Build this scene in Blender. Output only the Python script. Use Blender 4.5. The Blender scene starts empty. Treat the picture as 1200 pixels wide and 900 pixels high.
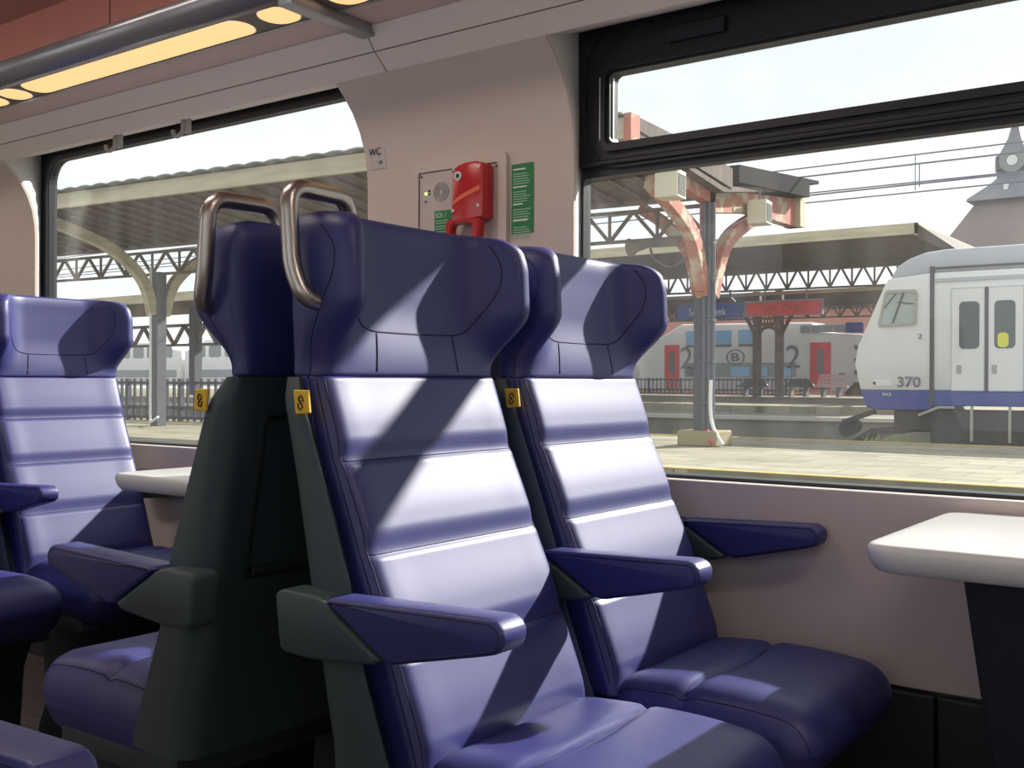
import bpy, bmesh, math, random
from mathutils import Vector, Matrix
from mathutils.bvhtree import BVHTree
random.seed(7)
S = bpy.context.scene
COL = S.collection
PI = math.pi

# ------------------------------------------------------------------ materials
def mat(name, col, rough=0.5, metal=0.0, spec=0.5, noise=None, bump=None, emit=None, coat=0.0, sheen=0.0):
    m = bpy.data.materials.new(name); m.use_nodes = True
    nt = m.node_tree; N = nt.nodes; L = nt.links
    b = N['Principled BSDF']
    b.inputs['Base Color'].default_value = (*col, 1)
    b.inputs['Roughness'].default_value = rough
    b.inputs['Metallic'].default_value = metal
    b.inputs['Specular IOR Level'].default_value = spec
    b.inputs['Coat Weight'].default_value = coat
    b.inputs['Coat Roughness'].default_value = 0.25
    b.inputs['Sheen Weight'].default_value = sheen
    tc = N.new('ShaderNodeTexCoord')
    if noise:
        col2, scale, lo, hi = noise[:4]
        mp = N.new('ShaderNodeMapping'); L.new(tc.outputs['Object'], mp.inputs[0])
        if len(noise) > 4: mp.inputs['Scale'].default_value = noise[4]
        n = N.new('ShaderNodeTexNoise'); n.inputs['Scale'].default_value = scale; n.inputs['Detail'].default_value = 6
        L.new(mp.outputs[0], n.inputs['Vector'])
        r = N.new('ShaderNodeValToRGB'); r.color_ramp.elements[0].position = lo; r.color_ramp.elements[1].position = hi
        r.color_ramp.elements[0].color = (*col, 1); r.color_ramp.elements[1].color = (*col2, 1)
        L.new(n.outputs['Fac'], r.inputs[0]); L.new(r.outputs[0], b.inputs['Base Color'])
    if bump:
        sc, st = bump[:2]
        n2 = N.new('ShaderNodeTexNoise'); n2.inputs['Scale'].default_value = sc; n2.inputs['Detail'].default_value = 4
        L.new(tc.outputs['Object'], n2.inputs['Vector'])
        bp = N.new('ShaderNodeBump'); bp.inputs['Strength'].default_value = st; bp.inputs['Distance'].default_value = 0.002
        L.new(n2.outputs['Fac'], bp.inputs['Height']); L.new(bp.outputs[0], b.inputs['Normal'])
    if emit:
        b.inputs['Emission Color'].default_value = (*emit[0], 1); b.inputs['Emission Strength'].default_value = emit[1]
    return m

LEATHER = mat('blue_leather', (0.022, 0.025, 0.142), 0.48, 0, 0.62, noise=((0.025, 0.028, 0.152), 9, .35, .7), bump=(500, .07))
LEATHER_D = mat('dark_blue_leather', (0.022, 0.022, 0.125), 0.48, 0, 0.8, bump=(500, .07))
SEAM = mat('navy_stitching', (0.012, 0.012, 0.06), 0.7)
SHELL = mat('dark_green_plastic', (0.042, 0.060, 0.068), 0.5, 0, 0.4, bump=(600, .12))
SHELL2 = mat('black_green_plastic', (0.012, 0.018, 0.022), 0.6, 0, 0.3)
STEEL = mat('brushed_steel', (0.44, 0.40, 0.365), 0.33, 1.0, bump=(300, .03))
YEL = mat('yellow_tab', (0.72, 0.45, 0.02), 0.6)
INK = mat('dark_ink', (0.03, 0.02, 0.02), 0.6)
TABLE = mat('white_laminate', (0.60, 0.60, 0.59), 0.22, 0, 0.5)
LEG = mat('table_leg_navy', (0.010, 0.014, 0.026), 0.5)
WALL = mat('warm_grey_wall', (0.62, 0.53, 0.475), 0.5, 0, 0.4, bump=(200, .04))
WALLLOW = mat('mauve_grey_wall', (0.58, 0.50, 0.475), 0.5, 0, 0.4, bump=(200, .05))
WHITE = mat('white_reveal', (0.72, 0.72, 0.70), 0.5)
SILLM = mat('pale_sill', (0.78, 0.77, 0.75), 0.4)
CORN = mat('cornice_grey', (0.80, 0.72, 0.67), 0.5)
SHELF = mat('mauve_shelf', (0.68, 0.53, 0.50), 0.55)
OLIVE = mat('olive_light_panel', (0.13, 0.115, 0.095), 0.5)
RAIL = mat('grey_rail', (0.32, 0.32, 0.34), 0.28, 0.6)
RED_C = mat('terracotta_panel', (0.72, 0.30, 0.25), 0.5)
BROWN_C = mat('brown_ceiling', (0.50, 0.29, 0.25), 0.6)
BLACKF = mat('black_window_frame', (0.012, 0.013, 0.018), 0.42, 0, 0.5)
FRAMEG = mat('dark_grey_gasket', (0.03, 0.03, 0.034), 0.5)
ALU = mat('aluminium_edge', (0.75, 0.75, 0.74), 0.35, 0.6)
FLOORM = mat('dark_floor', (0.085, 0.072, 0.07), 0.55, 0, 0.4, noise=((0.14, 0.115, 0.11), 6, .4, .7, (1, 8, 1)))
BASEM = mat('charcoal_kick_panel', (0.020, 0.022, 0.026), 0.6)
REDP = mat('glossy_red_plastic', (0.52, 0.008, 0.015), 0.22, 0, 0.5, coat=.4)
REDD = mat('dark_red_plastic', (0.28, 0.004, 0.01), 0.35)
ORANGE = mat('orange_stripe', (0.80, 0.16, 0.07), 0.4)
GREEN = mat('green_sticker', (0.015, 0.21, 0.055), 0.45)
PALE = mat('pale_green_print', (0.42, 0.60, 0.45), 0.5)
PRINTW = mat('white_print', (0.8, 0.82, 0.8), 0.5)
STICK = mat('grey_sticker', (0.56, 0.49, 0.46), 0.45)
NAVYINK = mat('navy_print', (0.02, 0.02, 0.07), 0.5)
LEDG = mat('green_led', (0.3, 0.6, 0.1), 0.4, emit=((.75, 1, .2), 2))
LAMP = mat('warm_lamp_lens', (0.9, 0.6, 0.3), 0.5, emit=((1.0, 0.60, 0.25), 1.0))
LAMPRIM = mat('pale_lamp_rim', (0.9, 0.75, 0.62), 0.4, emit=((1.0, 0.72, 0.5), 0.55))
CEILFILL = mat('fill_light_glow', (0.9, 0.88, 0.85), 0.5, emit=((1.0, 0.88, 0.78), 15.0))  # glow of the unseen lamps added over the aisle
# outside
PAVE = mat('platform_paving', (0.24, 0.22, 0.16), 0.85, noise=((0.36, 0.33, 0.245), .9, .3, .7, (1, 2.5, 1)))
def pave_bricks(m):
    nt = m.node_tree; N = nt.nodes; L = nt.links
    b = N['Principled BSDF']; old = b.inputs['Base Color'].links[0].from_socket
    tc = N.new('ShaderNodeTexCoord')
    br = N.new('ShaderNodeTexBrick'); br.inputs['Scale'].default_value = 1.0
    br.inputs['Brick Width'].default_value = .9; br.inputs['Row Height'].default_value = .6; br.inputs['Mortar Size'].default_value = .015
    br.inputs['Color1'].default_value = (1, 1, 1, 1); br.inputs['Color2'].default_value = (.72, .72, .66, 1); br.inputs['Mortar'].default_value = (.5, .5, .36, 1)
    L.new(tc.outputs['Object'], br.inputs['Vector'])
    mx = N.new('ShaderNodeMix'); mx.data_type = 'RGBA'; mx.blend_type = 'MULTIPLY'; mx.inputs[0].default_value = 1
    L.new(old, mx.inputs[6]); L.new(br.outputs['Color'], mx.inputs[7]); L.new(mx.outputs[2], b.inputs['Base Color'])
pave_bricks(PAVE)
YLINE = mat('yellow_edge_line', (0.62, 0.44, 0.13), 0.8)
CONC = mat('stained_concrete', (0.14, 0.14, 0.12), 0.9, noise=((0.22, 0.21, 0.17), 1.2, .35, .7))
COPE = mat('pale_coping', (0.42, 0.41, 0.35), 0.85)
BALL = mat('dark_ballast', (0.11, 0.10, 0.09), 0.95, noise=((0.2, 0.17, 0.14), 8, .3, .7))
RUSTM = mat('peeling_red_paint', (0.42, 0.15, 0.10), 0.75, noise=((0.50, 0.42, 0.30), 3.2, .48, .60))
BROWNST = mat('brown_painted_steel', (0.11, 0.085, 0.065), 0.7, noise=((0.18, 0.14, 0.10), 2, .4, .7))
ROOFU = mat('brown_roof_boards', (0.09, 0.068, 0.058), 0.85, noise=((0.16, 0.125, 0.10), 1.5, .35, .7, (1, 6, 1)))
FASC = mat('weathered_beige_fascia', (0.44, 0.39, 0.27), 0.8, noise=((0.60, 0.53, 0.37), 1.3, .35, .65, (.5, 1, 4)))
CORR = mat('grey_corrugated_sheet', (0.30, 0.32, 0.32), 0.7)
SLATE = mat('dark_slate_flap', (0.014, 0.014, 0.017), 0.9, 0, 0.1)
GPOST = mat('grey_painted_post', (0.065, 0.072, 0.092), 0.6)
GPIPE = mat('dark_grey_pipe', (0.10, 0.11, 0.13), 0.5)
CREAM = mat('cream_plastic_case', (0.62, 0.58, 0.44), 0.6)
LOUV = mat('dark_louvre', (0.10, 0.10, 0.09), 0.7)
TRW = mat('white_train_paint', (0.88, 0.87, 0.88), 0.35)
TRG = mat('pale_grey_train_paint', (0.80, 0.80, 0.79), 0.35)
TRROOF = mat('train_roof_grey', (0.50, 0.52, 0.57), 0.5)
TRBLUE = mat('train_blue_band', (0.025, 0.05, 0.30), 0.4)
TRRED = mat('train_red_door', (0.88, 0.025, 0.03), 0.4)
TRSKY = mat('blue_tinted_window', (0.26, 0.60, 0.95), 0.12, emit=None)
TRWIN = mat('dark_train_window', (0.09, 0.10, 0.11), 0.12)
TRWINL = mat('grey_band_window', (0.30, 0.34, 0.36), 0.2)
TRLET = mat('grey_train_lettering', (0.20, 0.20, 0.24), 0.5)
SEAMG = mat('dark_gap', (0.09, 0.08, 0.09), 0.6)
BOGIE = mat('bogie_iron', (0.055, 0.05, 0.05), 0.7)
SIGNB = mat('station_sign_blue', (0.03, 0.09, 0.38), 0.5)
SIGNR = mat('station_sign_red', (0.88, 0.05, 0.04), 0.5)
SIGNRL = mat('faded_pink_lettering', (0.75, 0.17, 0.15), 0.5)
TOWERM = mat('grey_slate_roof', (0.20, 0.21, 0.25), 0.8, noise=((0.27, 0.27, 0.30), .3, .3, .7))
TOWERB = mat('brown_tile_roof', (0.22, 0.18, 0.17), 0.85, noise=((0.28, 0.23, 0.21), .2, .3, .7))
WIREM = mat('overhead_wire', (0.16, 0.17, 0.22), 0.5)
BRICK = mat('red_brick', (0.34, 0.16, 0.12), 0.85)
FENCE = mat('dark_blue_fence', (0.05, 0.06, 0.09), 0.6)
WOODT = mat('yellow_hazard', (0.75, 0.75, 0.03), 0.5)
GRASS = mat('grass_green', (0.22, 0.30, 0.06), 0.9)
REDW = mat('red_cable_cover', (0.6, 0.06, 0.05), 0.5)

def glass_mat():
    m = bpy.data.materials.new('window_glass'); m.use_nodes = True
    nt = m.node_tree; N = nt.nodes; L = nt.links; N.clear()
    o = N.new('ShaderNodeOutputMaterial'); mx = N.new('ShaderNodeMixShader'); t = N.new('ShaderNodeBsdfTransparent')
    g = N.new('ShaderNodeBsdfGlossy'); lw = N.new('ShaderNodeLayerWeight'); lw.inputs['Blend'].default_value = .5
    pw = N.new('ShaderNodeMath'); pw.operation = 'POWER'; pw.inputs[1].default_value = 5.0; L.new(lw.outputs['Facing'], pw.inputs[0])
    fr = N.new('ShaderNodeMath'); fr.operation = 'MULTIPLY_ADD'; fr.inputs[1].default_value = .5; fr.inputs[2].default_value = .02; L.new(pw.outputs[0], fr.inputs[0])
    g.inputs['Roughness'].default_value = 0.0
    t.inputs['Color'].default_value = (0.95, 0.96, 0.96, 1)
    # thin dust film that catches light
    d = N.new('ShaderNodeBsdfTranslucent'); d.inputs['Color'].default_value = (.85, .85, .85, 1)
    tc = N.new('ShaderNodeTexCoord'); mp = N.new('ShaderNodeMapping'); mp.inputs['Scale'].default_value = (5, 1, .6)
    n = N.new('ShaderNodeTexNoise'); n.inputs['Scale'].default_value = 2.2; n.inputs['Detail'].default_value = 6
    r = N.new('ShaderNodeMapRange'); r.inputs['From Min'].default_value = .35; r.inputs['From Max'].default_value = .75
    r.inputs['To Min'].default_value = .008; r.inputs['To Max'].default_value = .019
    L.new(tc.outputs['Object'], mp.inputs[0]); L.new(mp.outputs[0], n.inputs['Vector']); L.new(n.outputs['Fac'], r.inputs['Value'])
    m2 = N.new('ShaderNodeMixShader'); L.new(r.outputs[0], m2.inputs[0]); L.new(t.outputs[0], m2.inputs[1]); L.new(d.outputs[0], m2.inputs[2])
    L.new(fr.outputs[0], mx.inputs[0]); L.new(m2.outputs[0], mx.inputs[1]); L.new(g.outputs[0], mx.inputs[2]); L.new(mx.outputs[0], o.inputs[0])
    return m
GLASS = glass_mat()

# ------------------------------------------------------------------ helpers
def obj(name, bm, m, parent=None, smooth=False, kind=None, loc=None, rot=None):
    me = bpy.data.meshes.new(name)
    bmesh.ops.recalc_face_normals(bm, faces=bm.faces[:])
    bm.to_mesh(me); bm.free()
    ms = m if isinstance(m, (list, tuple)) else [m]
    for x in ms: me.materials.append(x)
    if smooth:
        for p in me.polygons: p.use_smooth = True
        if smooth != 'all':
            me.set_sharp_from_angle(angle=math.radians(38))
    o = bpy.data.objects.new(name, me); COL.objects.link(o)
    if parent: o.parent = parent
    if kind: o['kind'] = kind
    if loc: o.location = loc
    if rot: o.rotation_euler = rot
    return o
def thing(name, label, cat, loc=(0, 0, 0), rz=0, group=None):
    o = bpy.data.objects.new(name, None); COL.objects.link(o)
    o.empty_display_size = .1
    o.location = loc; o.rotation_euler = (0, 0, rz); o['label'] = label; o['category'] = cat
    if group: o['group'] = group
    return o
def tag(o, label, cat, group=None):
    o['label'] = label; o['category'] = cat
    if group: o['group'] = group
    return o
def B(): return bmesh.new()
def box(bm, x0, x1, y0, y1, z0, z1, bev=0, seg=2, mi=0):
    r = bmesh.ops.create_cube(bm, size=1)
    vs = r['verts']
    for v in vs:
        v.co.x = x0 + (v.co.x + .5) * (x1 - x0); v.co.y = y0 + (v.co.y + .5) * (y1 - y0); v.co.z = z0 + (v.co.z + .5) * (z1 - z0)
    if bev:
        es = list({e for v in vs for e in v.link_edges})
        bmesh.ops.bevel(bm, geom=es, offset=bev, segments=seg, affect='EDGES', profile=.5)
    return bm
def bar(bm, a, b, w, t=None):
    """straight bar of w x t section from a to b"""
    a = Vector(a); b = Vector(b); d = b - a; L = d.length
    t = t or w
    q = d.to_track_quat('Z', 'Y').to_matrix().to_4x4()
    r = bmesh.ops.create_cube(bm, size=1)
    for v in r['verts']:
        v.co = a + (q @ Vector((v.co.x * w, v.co.y * t, (v.co.z + .5) * L)))
    return bm
def tube(bm, pts, r, n=10, caps=True):
    pts = [Vector(p) for p in pts]
    rings = []
    t0 = (pts[1] - pts[0]).normalized()
    up = Vector((0, 0, 1)) if abs(t0.z) < .9 else Vector((1, 0, 0))
    nx = t0.cross(up).normalized()
    for i, p in enumerate(pts):
        t = (pts[min(i + 1, len(pts) - 1)] - pts[max(i - 1, 0)]).normalized()
        nx = (nx - t * nx.dot(t)).normalized(); ny = t.cross(nx)
        rr = r[i] if isinstance(r, (list, tuple)) else r
        rings.append([bm.verts.new(p + nx * rr * math.cos(2 * PI * k / n) + ny * rr * math.sin(2 * PI * k / n)) for k in range(n)])
    for a, b in zip(rings, rings[1:]):
        for k in range(n):
            bm.faces.new((a[k], a[(k + 1) % n], b[(k + 1) % n], b[k]))
    if caps:
        bm.faces.new(rings[0][::-1]); bm.faces.new(rings[-1])
    return bm
def smooth_path(pts, sub=6, closed=False):
    P = [Vector(p) for p in pts]; n = len(P); out = []
    rng = range(n) if closed else range(n - 1)
    for i in rng:
        if closed: p0, p1, p2, p3 = P[(i - 1) % n], P[i], P[(i + 1) % n], P[(i + 2) % n]
        else: p0, p1, p2, p3 = P[max(i - 1, 0)], P[i], P[i + 1], P[min(i + 2, n - 1)]
        for k in range(sub):
            t = k / sub
            out.append(.5 * ((2 * p1) + (p2 - p0) * t + (2 * p0 - 5 * p1 + 4 * p2 - p3) * t * t + (3 * p1 - p0 - 3 * p2 + p3) * t ** 3))
    if not closed: out.append(P[-1])
    return out
def round_path(pts, rad, seg=6):
    P = [Vector(p) for p in pts]; out = [P[0]]
    for i in range(1, len(P) - 1):
        a = (P[i - 1] - P[i]); b = (P[i + 1] - P[i])
        r = min(rad, a.length * .48, b.length * .48)
        s = P[i] + a.normalized() * r; e = P[i] + b.normalized() * r
        for k in range(seg + 1):
            t = k / seg
            out.append((1 - t) ** 2 * s + 2 * t * (1 - t) * P[i] + t * t * e)
    out.append(P[-1]); return out
def prism(bm, poly, axis, a, b, bev=0, seg=2):
    """poly of 2D points extruded along axis from a to b ('y': pts are (x,z); 'x': (y,z); 'z': (x,y))"""
    def mk(p, t):
        return {'y': (p[0], t, p[1]), 'x': (t, p[0], p[1]), 'z': (p[0], p[1], t)}[axis]
    va = [bm.verts.new(mk(p, a)) for p in poly]; vb = [bm.verts.new(mk(p, b)) for p in poly]
    n = len(poly); fs = [bm.faces.new(va[::-1]), bm.faces.new(vb)]
    for i in range(n): fs.append(bm.faces.new((va[i], va[(i + 1) % n], vb[(i + 1) % n], vb[i])))
    bmesh.ops.recalc_face_normals(bm, faces=fs)
    if bev:
        es = list({e for f in fs for e in f.edges})
        bmesh.ops.bevel(bm, geom=es, offset=bev, segments=seg, affect='EDGES', profile=.5)
    return bm
def loft(bm, secs, cap=True, closed=True):
    rings = [[bm.verts.new(p) for p in s] for s in secs]
    n = len(rings[0])
    for a, b in zip(rings, rings[1:]):
        for k in range(n if closed else n - 1):
            bm.faces.new((a[k], a[(k + 1) % n], b[(k + 1) % n], b[k]))
    if cap:
        bm.faces.new(rings[0][::-1]); bm.faces.new(rings[-1])
    return bm
def rbox(bm, x0, x1, y0, y1, z0, z1, r, n=(12, 12, 8), fn=None):
    """rounded box with a dense regular grid, then deformed by fn(Vector)->Vector"""
    def lin(a, b, k, r):
        m = max(3, k // 4)
        v = [a + r * (1 - math.cos(PI / 2 * i / m)) for i in range(m)] + [a + r + (b - a - 2 * r) * i / k for i in range(k + 1)] + [b - r * (1 - math.sin(PI / 2 * (i) / m)) for i in range(1, m + 1)]
        return v
    X = lin(x0, x1, n[0], r); Y = lin(y0, y1, n[1], r); Z = lin(z0, z1, n[2], r)
    cache = {}
    def V(x, y, z):
        key = (round(x, 5), round(y, 5), round(z, 5))
        if key not in cache:
            c = Vector((min(max(x, x0 + r), x1 - r), min(max(y, y0 + r), y1 - r), min(max(z, z0 + r), z1 - r)))
            d = Vector((x, y, z)) - c
            # map cube-shell offset to sphere of radius r
            p = c + (d.normalized() * r if d.length > 1e-9 else d)
            if fn: p = fn(p)
            cache[key] = bm.verts.new(p)
        return cache[key]
    def grid(A, Bq, f):
        for i in range(len(A) - 1):
            for j in range(len(Bq) - 1):
                q = [f(A[i], Bq[j]), f(A[i + 1], Bq[j]), f(A[i + 1], Bq[j + 1]), f(A[i], Bq[j + 1])]
                if len(set(q)) == 4:
                    try: bm.faces.new(q)
                    except ValueError: pass
    grid(X, Y, lambda a, b: V(a, b, z0)); grid(X, Y, lambda a, b: V(a, b, z1))
    grid(X, Z, lambda a, b: V(a, y0, b)); grid(X, Z, lambda a, b: V(a, y1, b))
    grid(Y, Z, lambda a, b: V(x0, a, b)); grid(Y, Z, lambda a, b: V(x1, a, b))
    return bm
def rrect(x0, x1, z0, z1, r, seg=8, side=4):
    """rounded rectangle outline, fixed point count for ring bridging"""
    pts = []
    cs = [(x1 - r, z1 - r, 0), (x0 + r, z1 - r, 90), (x0 + r, z0 + r, 180), (x1 - r, z0 + r, 270)]
    for cx, cz, a in cs:
        for k in range(seg + 1):
            t = math.radians(a + 90 * k / seg); pts.append((cx + r * math.cos(t), cz + r * math.sin(t)))
    return pts
def ringplate(bm, o, i, y0, y1):
    A = [[bm.verts.new((p[0], y, p[1])) for p in pts] for pts in (o, i) for y in (y0, y1)]
    o0, o1, i0, i1 = A; n = len(o)
    for k in range(n):
        j = (k + 1) % n
        for q in ((o0[k], o0[j], i0[j], i0[k]), (o1[k], i1[k], i1[j], o1[j]), (o0[k], o1[k], o1[j], o0[j]), (i0[k], i0[j], i1[j], i1[k])):
            bm.faces.new(q)
    return bm
def plate(bm, pts, y0, y1):
    return prism(bm, pts, 'y', y0, y1)
def disc(bm, c, r, y0, y1, n=28):
    return prism(bm, [(c[0] + r * math.cos(2 * PI * k / n), c[1] + r * math.sin(2 * PI * k / n)) for k in range(n)], 'y', y0, y1)
def ringdisc(bm, c, r0, r1, y0, y1, n=32, sx=1):
    f = lambda r: [(c[0] + sx * r * math.cos(2 * PI * k / n), c[1] + r * math.sin(2 * PI * k / n)) for k in range(n)]
    return ringplate(bm, f(r1), f(r0), y0, y1)
def text(name, s, m, parent, x0, x1, z0, z1, y, depth=.002, shear=0, bold=0.0):
    """lettering facing -y, fitted to the rectangle x0..x1, z0..z1 at plane y"""
    cu = bpy.data.curves.new('t', 'FONT'); cu.body = s; cu.size = 1; cu.extrude = 0.0; cu.offset = bold; cu.shear = shear
    tmp = bpy.data.objects.new('t', cu); COL.objects.link(tmp)
    dg = bpy.context.evaluated_depsgraph_get()
    me = bpy.data.meshes.new_from_object(tmp.evaluated_get(dg))
    bpy.data.objects.remove(tmp, do_unlink=True)
    xs = [v.co.x for v in me.vertices]; ys = [v.co.y for v in me.vertices]
    ax, bx, ay, by = min(xs), max(xs), min(ys), max(ys)
    bm = B(); bm.from_mesh(me)
    for v in bm.verts:
        px = x0 + (v.co.x - ax) / (bx - ax) * (x1 - x0); pz = z0 + (v.co.y - ay) / (by - ay) * (z1 - z0)
        v.co = Vector((px, y, pz))
    r = bmesh.ops.extrude_face_region(bm, geom=bm.faces[:])
    for g in r['geom']:
        if isinstance(g, bmesh.types.BMVert): g.co.y -= depth
    return obj(name, bm, m, parent)
def interp(tab, z):
    if z <= tab[0][0]: return tab[0][1]
    for (a, x), (b, y) in zip(tab, tab[1:]):
        if z <= b: return x + (y - x) * (z - a) / (b - a)
    return tab[-1][1]
def sst(a, b, x):
    t = min(1, max(0, (x - a) / (b - a))); return t * t * (3 - 2 * t)

# ------------------------------------------------------------------ the train seat
FRONT = [(.44, .312), (.479, .300), (.617, .250), (.747, .196), (.873, .145), (.993, .107), (1.25, .09)]
BACKX = [(.36, .154), (.478, .150), (.693, .104), (.844, .074), (.985, .050), (1.25, .050)]
BORD = [(.36, .300), (.43, .288), (.484, .265), (.615, .215), (.703, .198), (.8015, .162), (.931, .112), (.985, .080)]
SEAMS = [.466, .605, .740, .866, .988]
def puff(z):
    for a, b in zip(SEAMS, SEAMS[1:]):
        if a <= z <= b:
            t = (b - z) / (b - a)          # 0 at the top of a cushion roll, 1 at its foot
            up = .6 * sst(0, .055, t) + .4 * sst(0, .6, t)
            dn = 1 - sst(.72, 1.0, t)
            return .0075 * up * dn
    return 0
def half_to_loop(half, z):
    full = [(x, y) for x, y in half] + [(x, -y) for x, y in reversed(half[1:-1])]
    pts = smooth_path([(x, y, 0) for x, y in full], 5, closed=True)
    return [Vector((p.x, p.y, z)) for p in pts]
W_H = [(.098, 0), (.099, .07), (.103, .112), (.122, .146), (.152, .166), (.178, .184), (.178, .207), (.150, .222), (.095, .226), (.058, .212), (.046, .12), (.046, 0)]
B_H = [(.109, 0), (.109, .08), (.109, .122), (.109, .150), (.108, .172), (.104, .188), (.094, .200), (.080, .208), (.064, .211), (.050, .198), (.046, .12), (.046, 0)]
def head_loop(z, top=1.222):
    w = sst(.995, 1.10, z) * (1 - .12 * sst(1.16, 1.22, z))
    half = []
    t = max(0, (z - (top - .030)) / .030); ins = .026 * (1 - math.sqrt(max(0, 1 - t * t)))
    t2 = max(0, (z - (top - .06)) / .06); insy = .022 * (1 - math.sqrt(max(0, 1 - t2 * t2)))
    tb = max(0, (.992 - z) / .008); ins += .006 * (1 - math.sqrt(max(0, 1 - tb * tb)))
    for (a, b), (c, d) in zip(W_H, B_H):
        x = c + (a - c) * w; y = d + (b - d) * w
        x -= (z - .99) * .05 * (1 if x > .07 else 0)
        y = y * (1 - (insy + ins * .5) / .22)
        xm = .078; x = xm + (x - xm) * (1 - ins / .036)
        half.append((x, y))
    return half_to_loop(half, z)
def back_loop(z):
    f = interp(FRONT, z) - .006; p = puff(z); b = interp(BACKX, z) + .012
    e = 1 - .35 * sst(.93, .99, z)
    half = [(f + p, 0), (f + p, .07), (f + p * 1.0, .125), (f + p + .001, .168), (f + p * .9 - .002, .191), (f - .014, .205), (f - .035, .207), (b + .02, .207), (b, .19), (b, 0)]
    half = [(x, y * (1 - .0 * z)) for x, y in half]
    return half_to_loop(half, z)
def shell_loop(z, aisle=-1):
    b = interp(BACKX, z); f = interp(BORD, z); r = min(.036, (f - b) * .5)
    k = 1 - max(0, (z - .95) / .035) * .06
    c = min(.03, (f - b) * .5)
    w = .240 * k; v = .222 * k       # outer (aisle) side and the slimmer inner side
    pts = [(f - c, -w + .030), (f - .002, -w + .004), (f - .010, -w)]
    pts += [(b + r - r * math.sin(PI / 2 * i / 6), -w + r - r * math.cos(PI / 2 * i / 6)) for i in range(7)]
    pts += [(b + r - r * math.cos(PI / 2 * i / 6), v - r + r * math.sin(PI / 2 * i / 6)) for i in range(7)]
    pts += [(f - .034, v), (f - .026, v - .004), (f - .034, v - .02)]
    return [Vector((x, -aisle * y, z)) for x, y in pts]
def surf_tube(bm, bvh, pts2, r, direction, sub=None, lift=.0):
    out = []
    for p in pts2:
        o = Vector(p) - direction * 1.0
        h, nrm, _, _ = bvh.ray_cast(o, direction)
        if h: out.append(h - direction * lift)
    if len(out) > 2: tube(bm, out, r, 5)
def densify(pts, step=.006):
    P = [Vector(p) for p in pts]; out = []
    for a, b in zip(P, P[1:]):
        n = max(1, int((b - a).length / step))
        out += [a + (b - a) * k / n for k in range(n)]
    return out + [P[-1]]

def seat_cushion_fn(p):
    x, y, z = p
    if z > .40:
        k = (z - .40) / .08
        z += k * .016 * math.sin(PI * min(1, max(0, (x - .26) / .42))) * (1 - (abs(y) / .24) ** 4 * .6)
        z -= k * .011 * math.exp(-((x - .425 - .010 * math.cos(y * 12)) / .010) ** 2)
        z += k * .004 * (abs(y) / .2) ** 2
    # nose droops and tucks under
    fx = sst(.50, .66, x)
    z -= fx * .006 * (1 if z > .42 else .2)
    if z < .42: x -= .045 * (0.42 - z) / .08 * sst(.50, .66, x)
    return Vector((x, y, z))

SEATMESH = {}
def seat_part(key, parent, build, m, smooth='all', name=None):
    if key not in SEATMESH:
        bm = build()
        o = obj(name or key, bm, m, parent, smooth=smooth)
        SEATMESH[key] = o
        return o
    src = SEATMESH[key]
    o = src.copy(); COL.objects.link(o); o.parent = parent
    return o
def b_head():
    zs = [.984 + .008 * i / 4 for i in range(4)] + [.992 + (1.180 - .992) * i / 30 for i in range(31)] + [1.222 - .042 * math.cos(PI / 2 * i / 12) for i in range(1, 13)]
    return loft(B(), [head_loop(z) for z in zs])
def b_back():
    zs = sorted(set([.45 + .535 * i / 170 for i in range(171)] + [s + d for s in SEAMS for d in (-.001, .001) if .45 < s + d < .985]))
    return loft(B(), [back_loop(z) for z in zs])
def b_shell(aisle):
    zs = [.392, .394] + [.40 + (.984 - .40) * i / 40 for i in range(41)]
    secs = [shell_loop(z, aisle) for z in zs]
    return loft(B(), secs)
def b_tray():
    bm = B()
    bx = lambda z: interp(BACKX, z) - .002
    z0, z1, w = .672, .925, .168
    loop = []
    path = round_path([(0, -w, z1), (0, -w, z0), (0, w, z0), (0, w, z1), (0, -w, z1)], .022, 5)
    path = [Vector((bx(p.z), p.y, p.z)) for p in densify(path, .02)]
    tube(bm, path, .0055, 8)
    prism(bm, [(bx(z0) + .004, z0 - .004), (bx(z0) - .012, z0 + .003), (bx(z0) - .012, z0 + .012), (bx(z0) + .004, z0 + .02)], 'y', -w + .012, w - .012, .002, 1)
    return bm
def b_cush():
    return rbox(B(), .262, .645, -.214, .214, .338, .478, .060, (26, 14, 5), seat_cushion_fn)
def b_ped():
    bm = B()
    prism(bm, [(.27, .345), (.58, .345), (.54, .27), (.52, .10), (.56, .02), (.56, 0), (.26, 0), (.26, .02), (.30, .10)], 'y', -.15, .15, .01, 2)
    return bm
def b_pan():
    bm = B(); box(bm, .22, .56, -.205, .205, .325, .388, .012, 2); return bm
def arm_base():
    bm = B()
    prism(bm, [(.088, .688), (.100, .696), (.170, .694), (.184, .688), (.287, .627), (.270, .618), (.16, .608), (.104, .610), (.097, .618)], 'y', -.025, .025, .007, 3)
    return bm
def arm_pad():
    bm = B()
    prism(bm, [(.186, .6895), (.192, .6945), (.462, .7035), (.474, .698), (.480, .688), (.478, .673), (.470, .663), (.452, .658), (.305, .624), (.290, .6275)], 'y', -.026, .026, .007, 3)
    return bm
def arm_seam():
    bm = B()
    for s in (-1, 1):
        tube(bm, [(.20, s * .0255, .6895), (.460, s * .0255, .6975), (.471, s * .0255, .692), (.474, s * .0255, .683), (.471, s * .0255, .669), (.452, s * .0255, .663), (.31, s * .0255, .630)], .0012, 5)
    return bm
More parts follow.
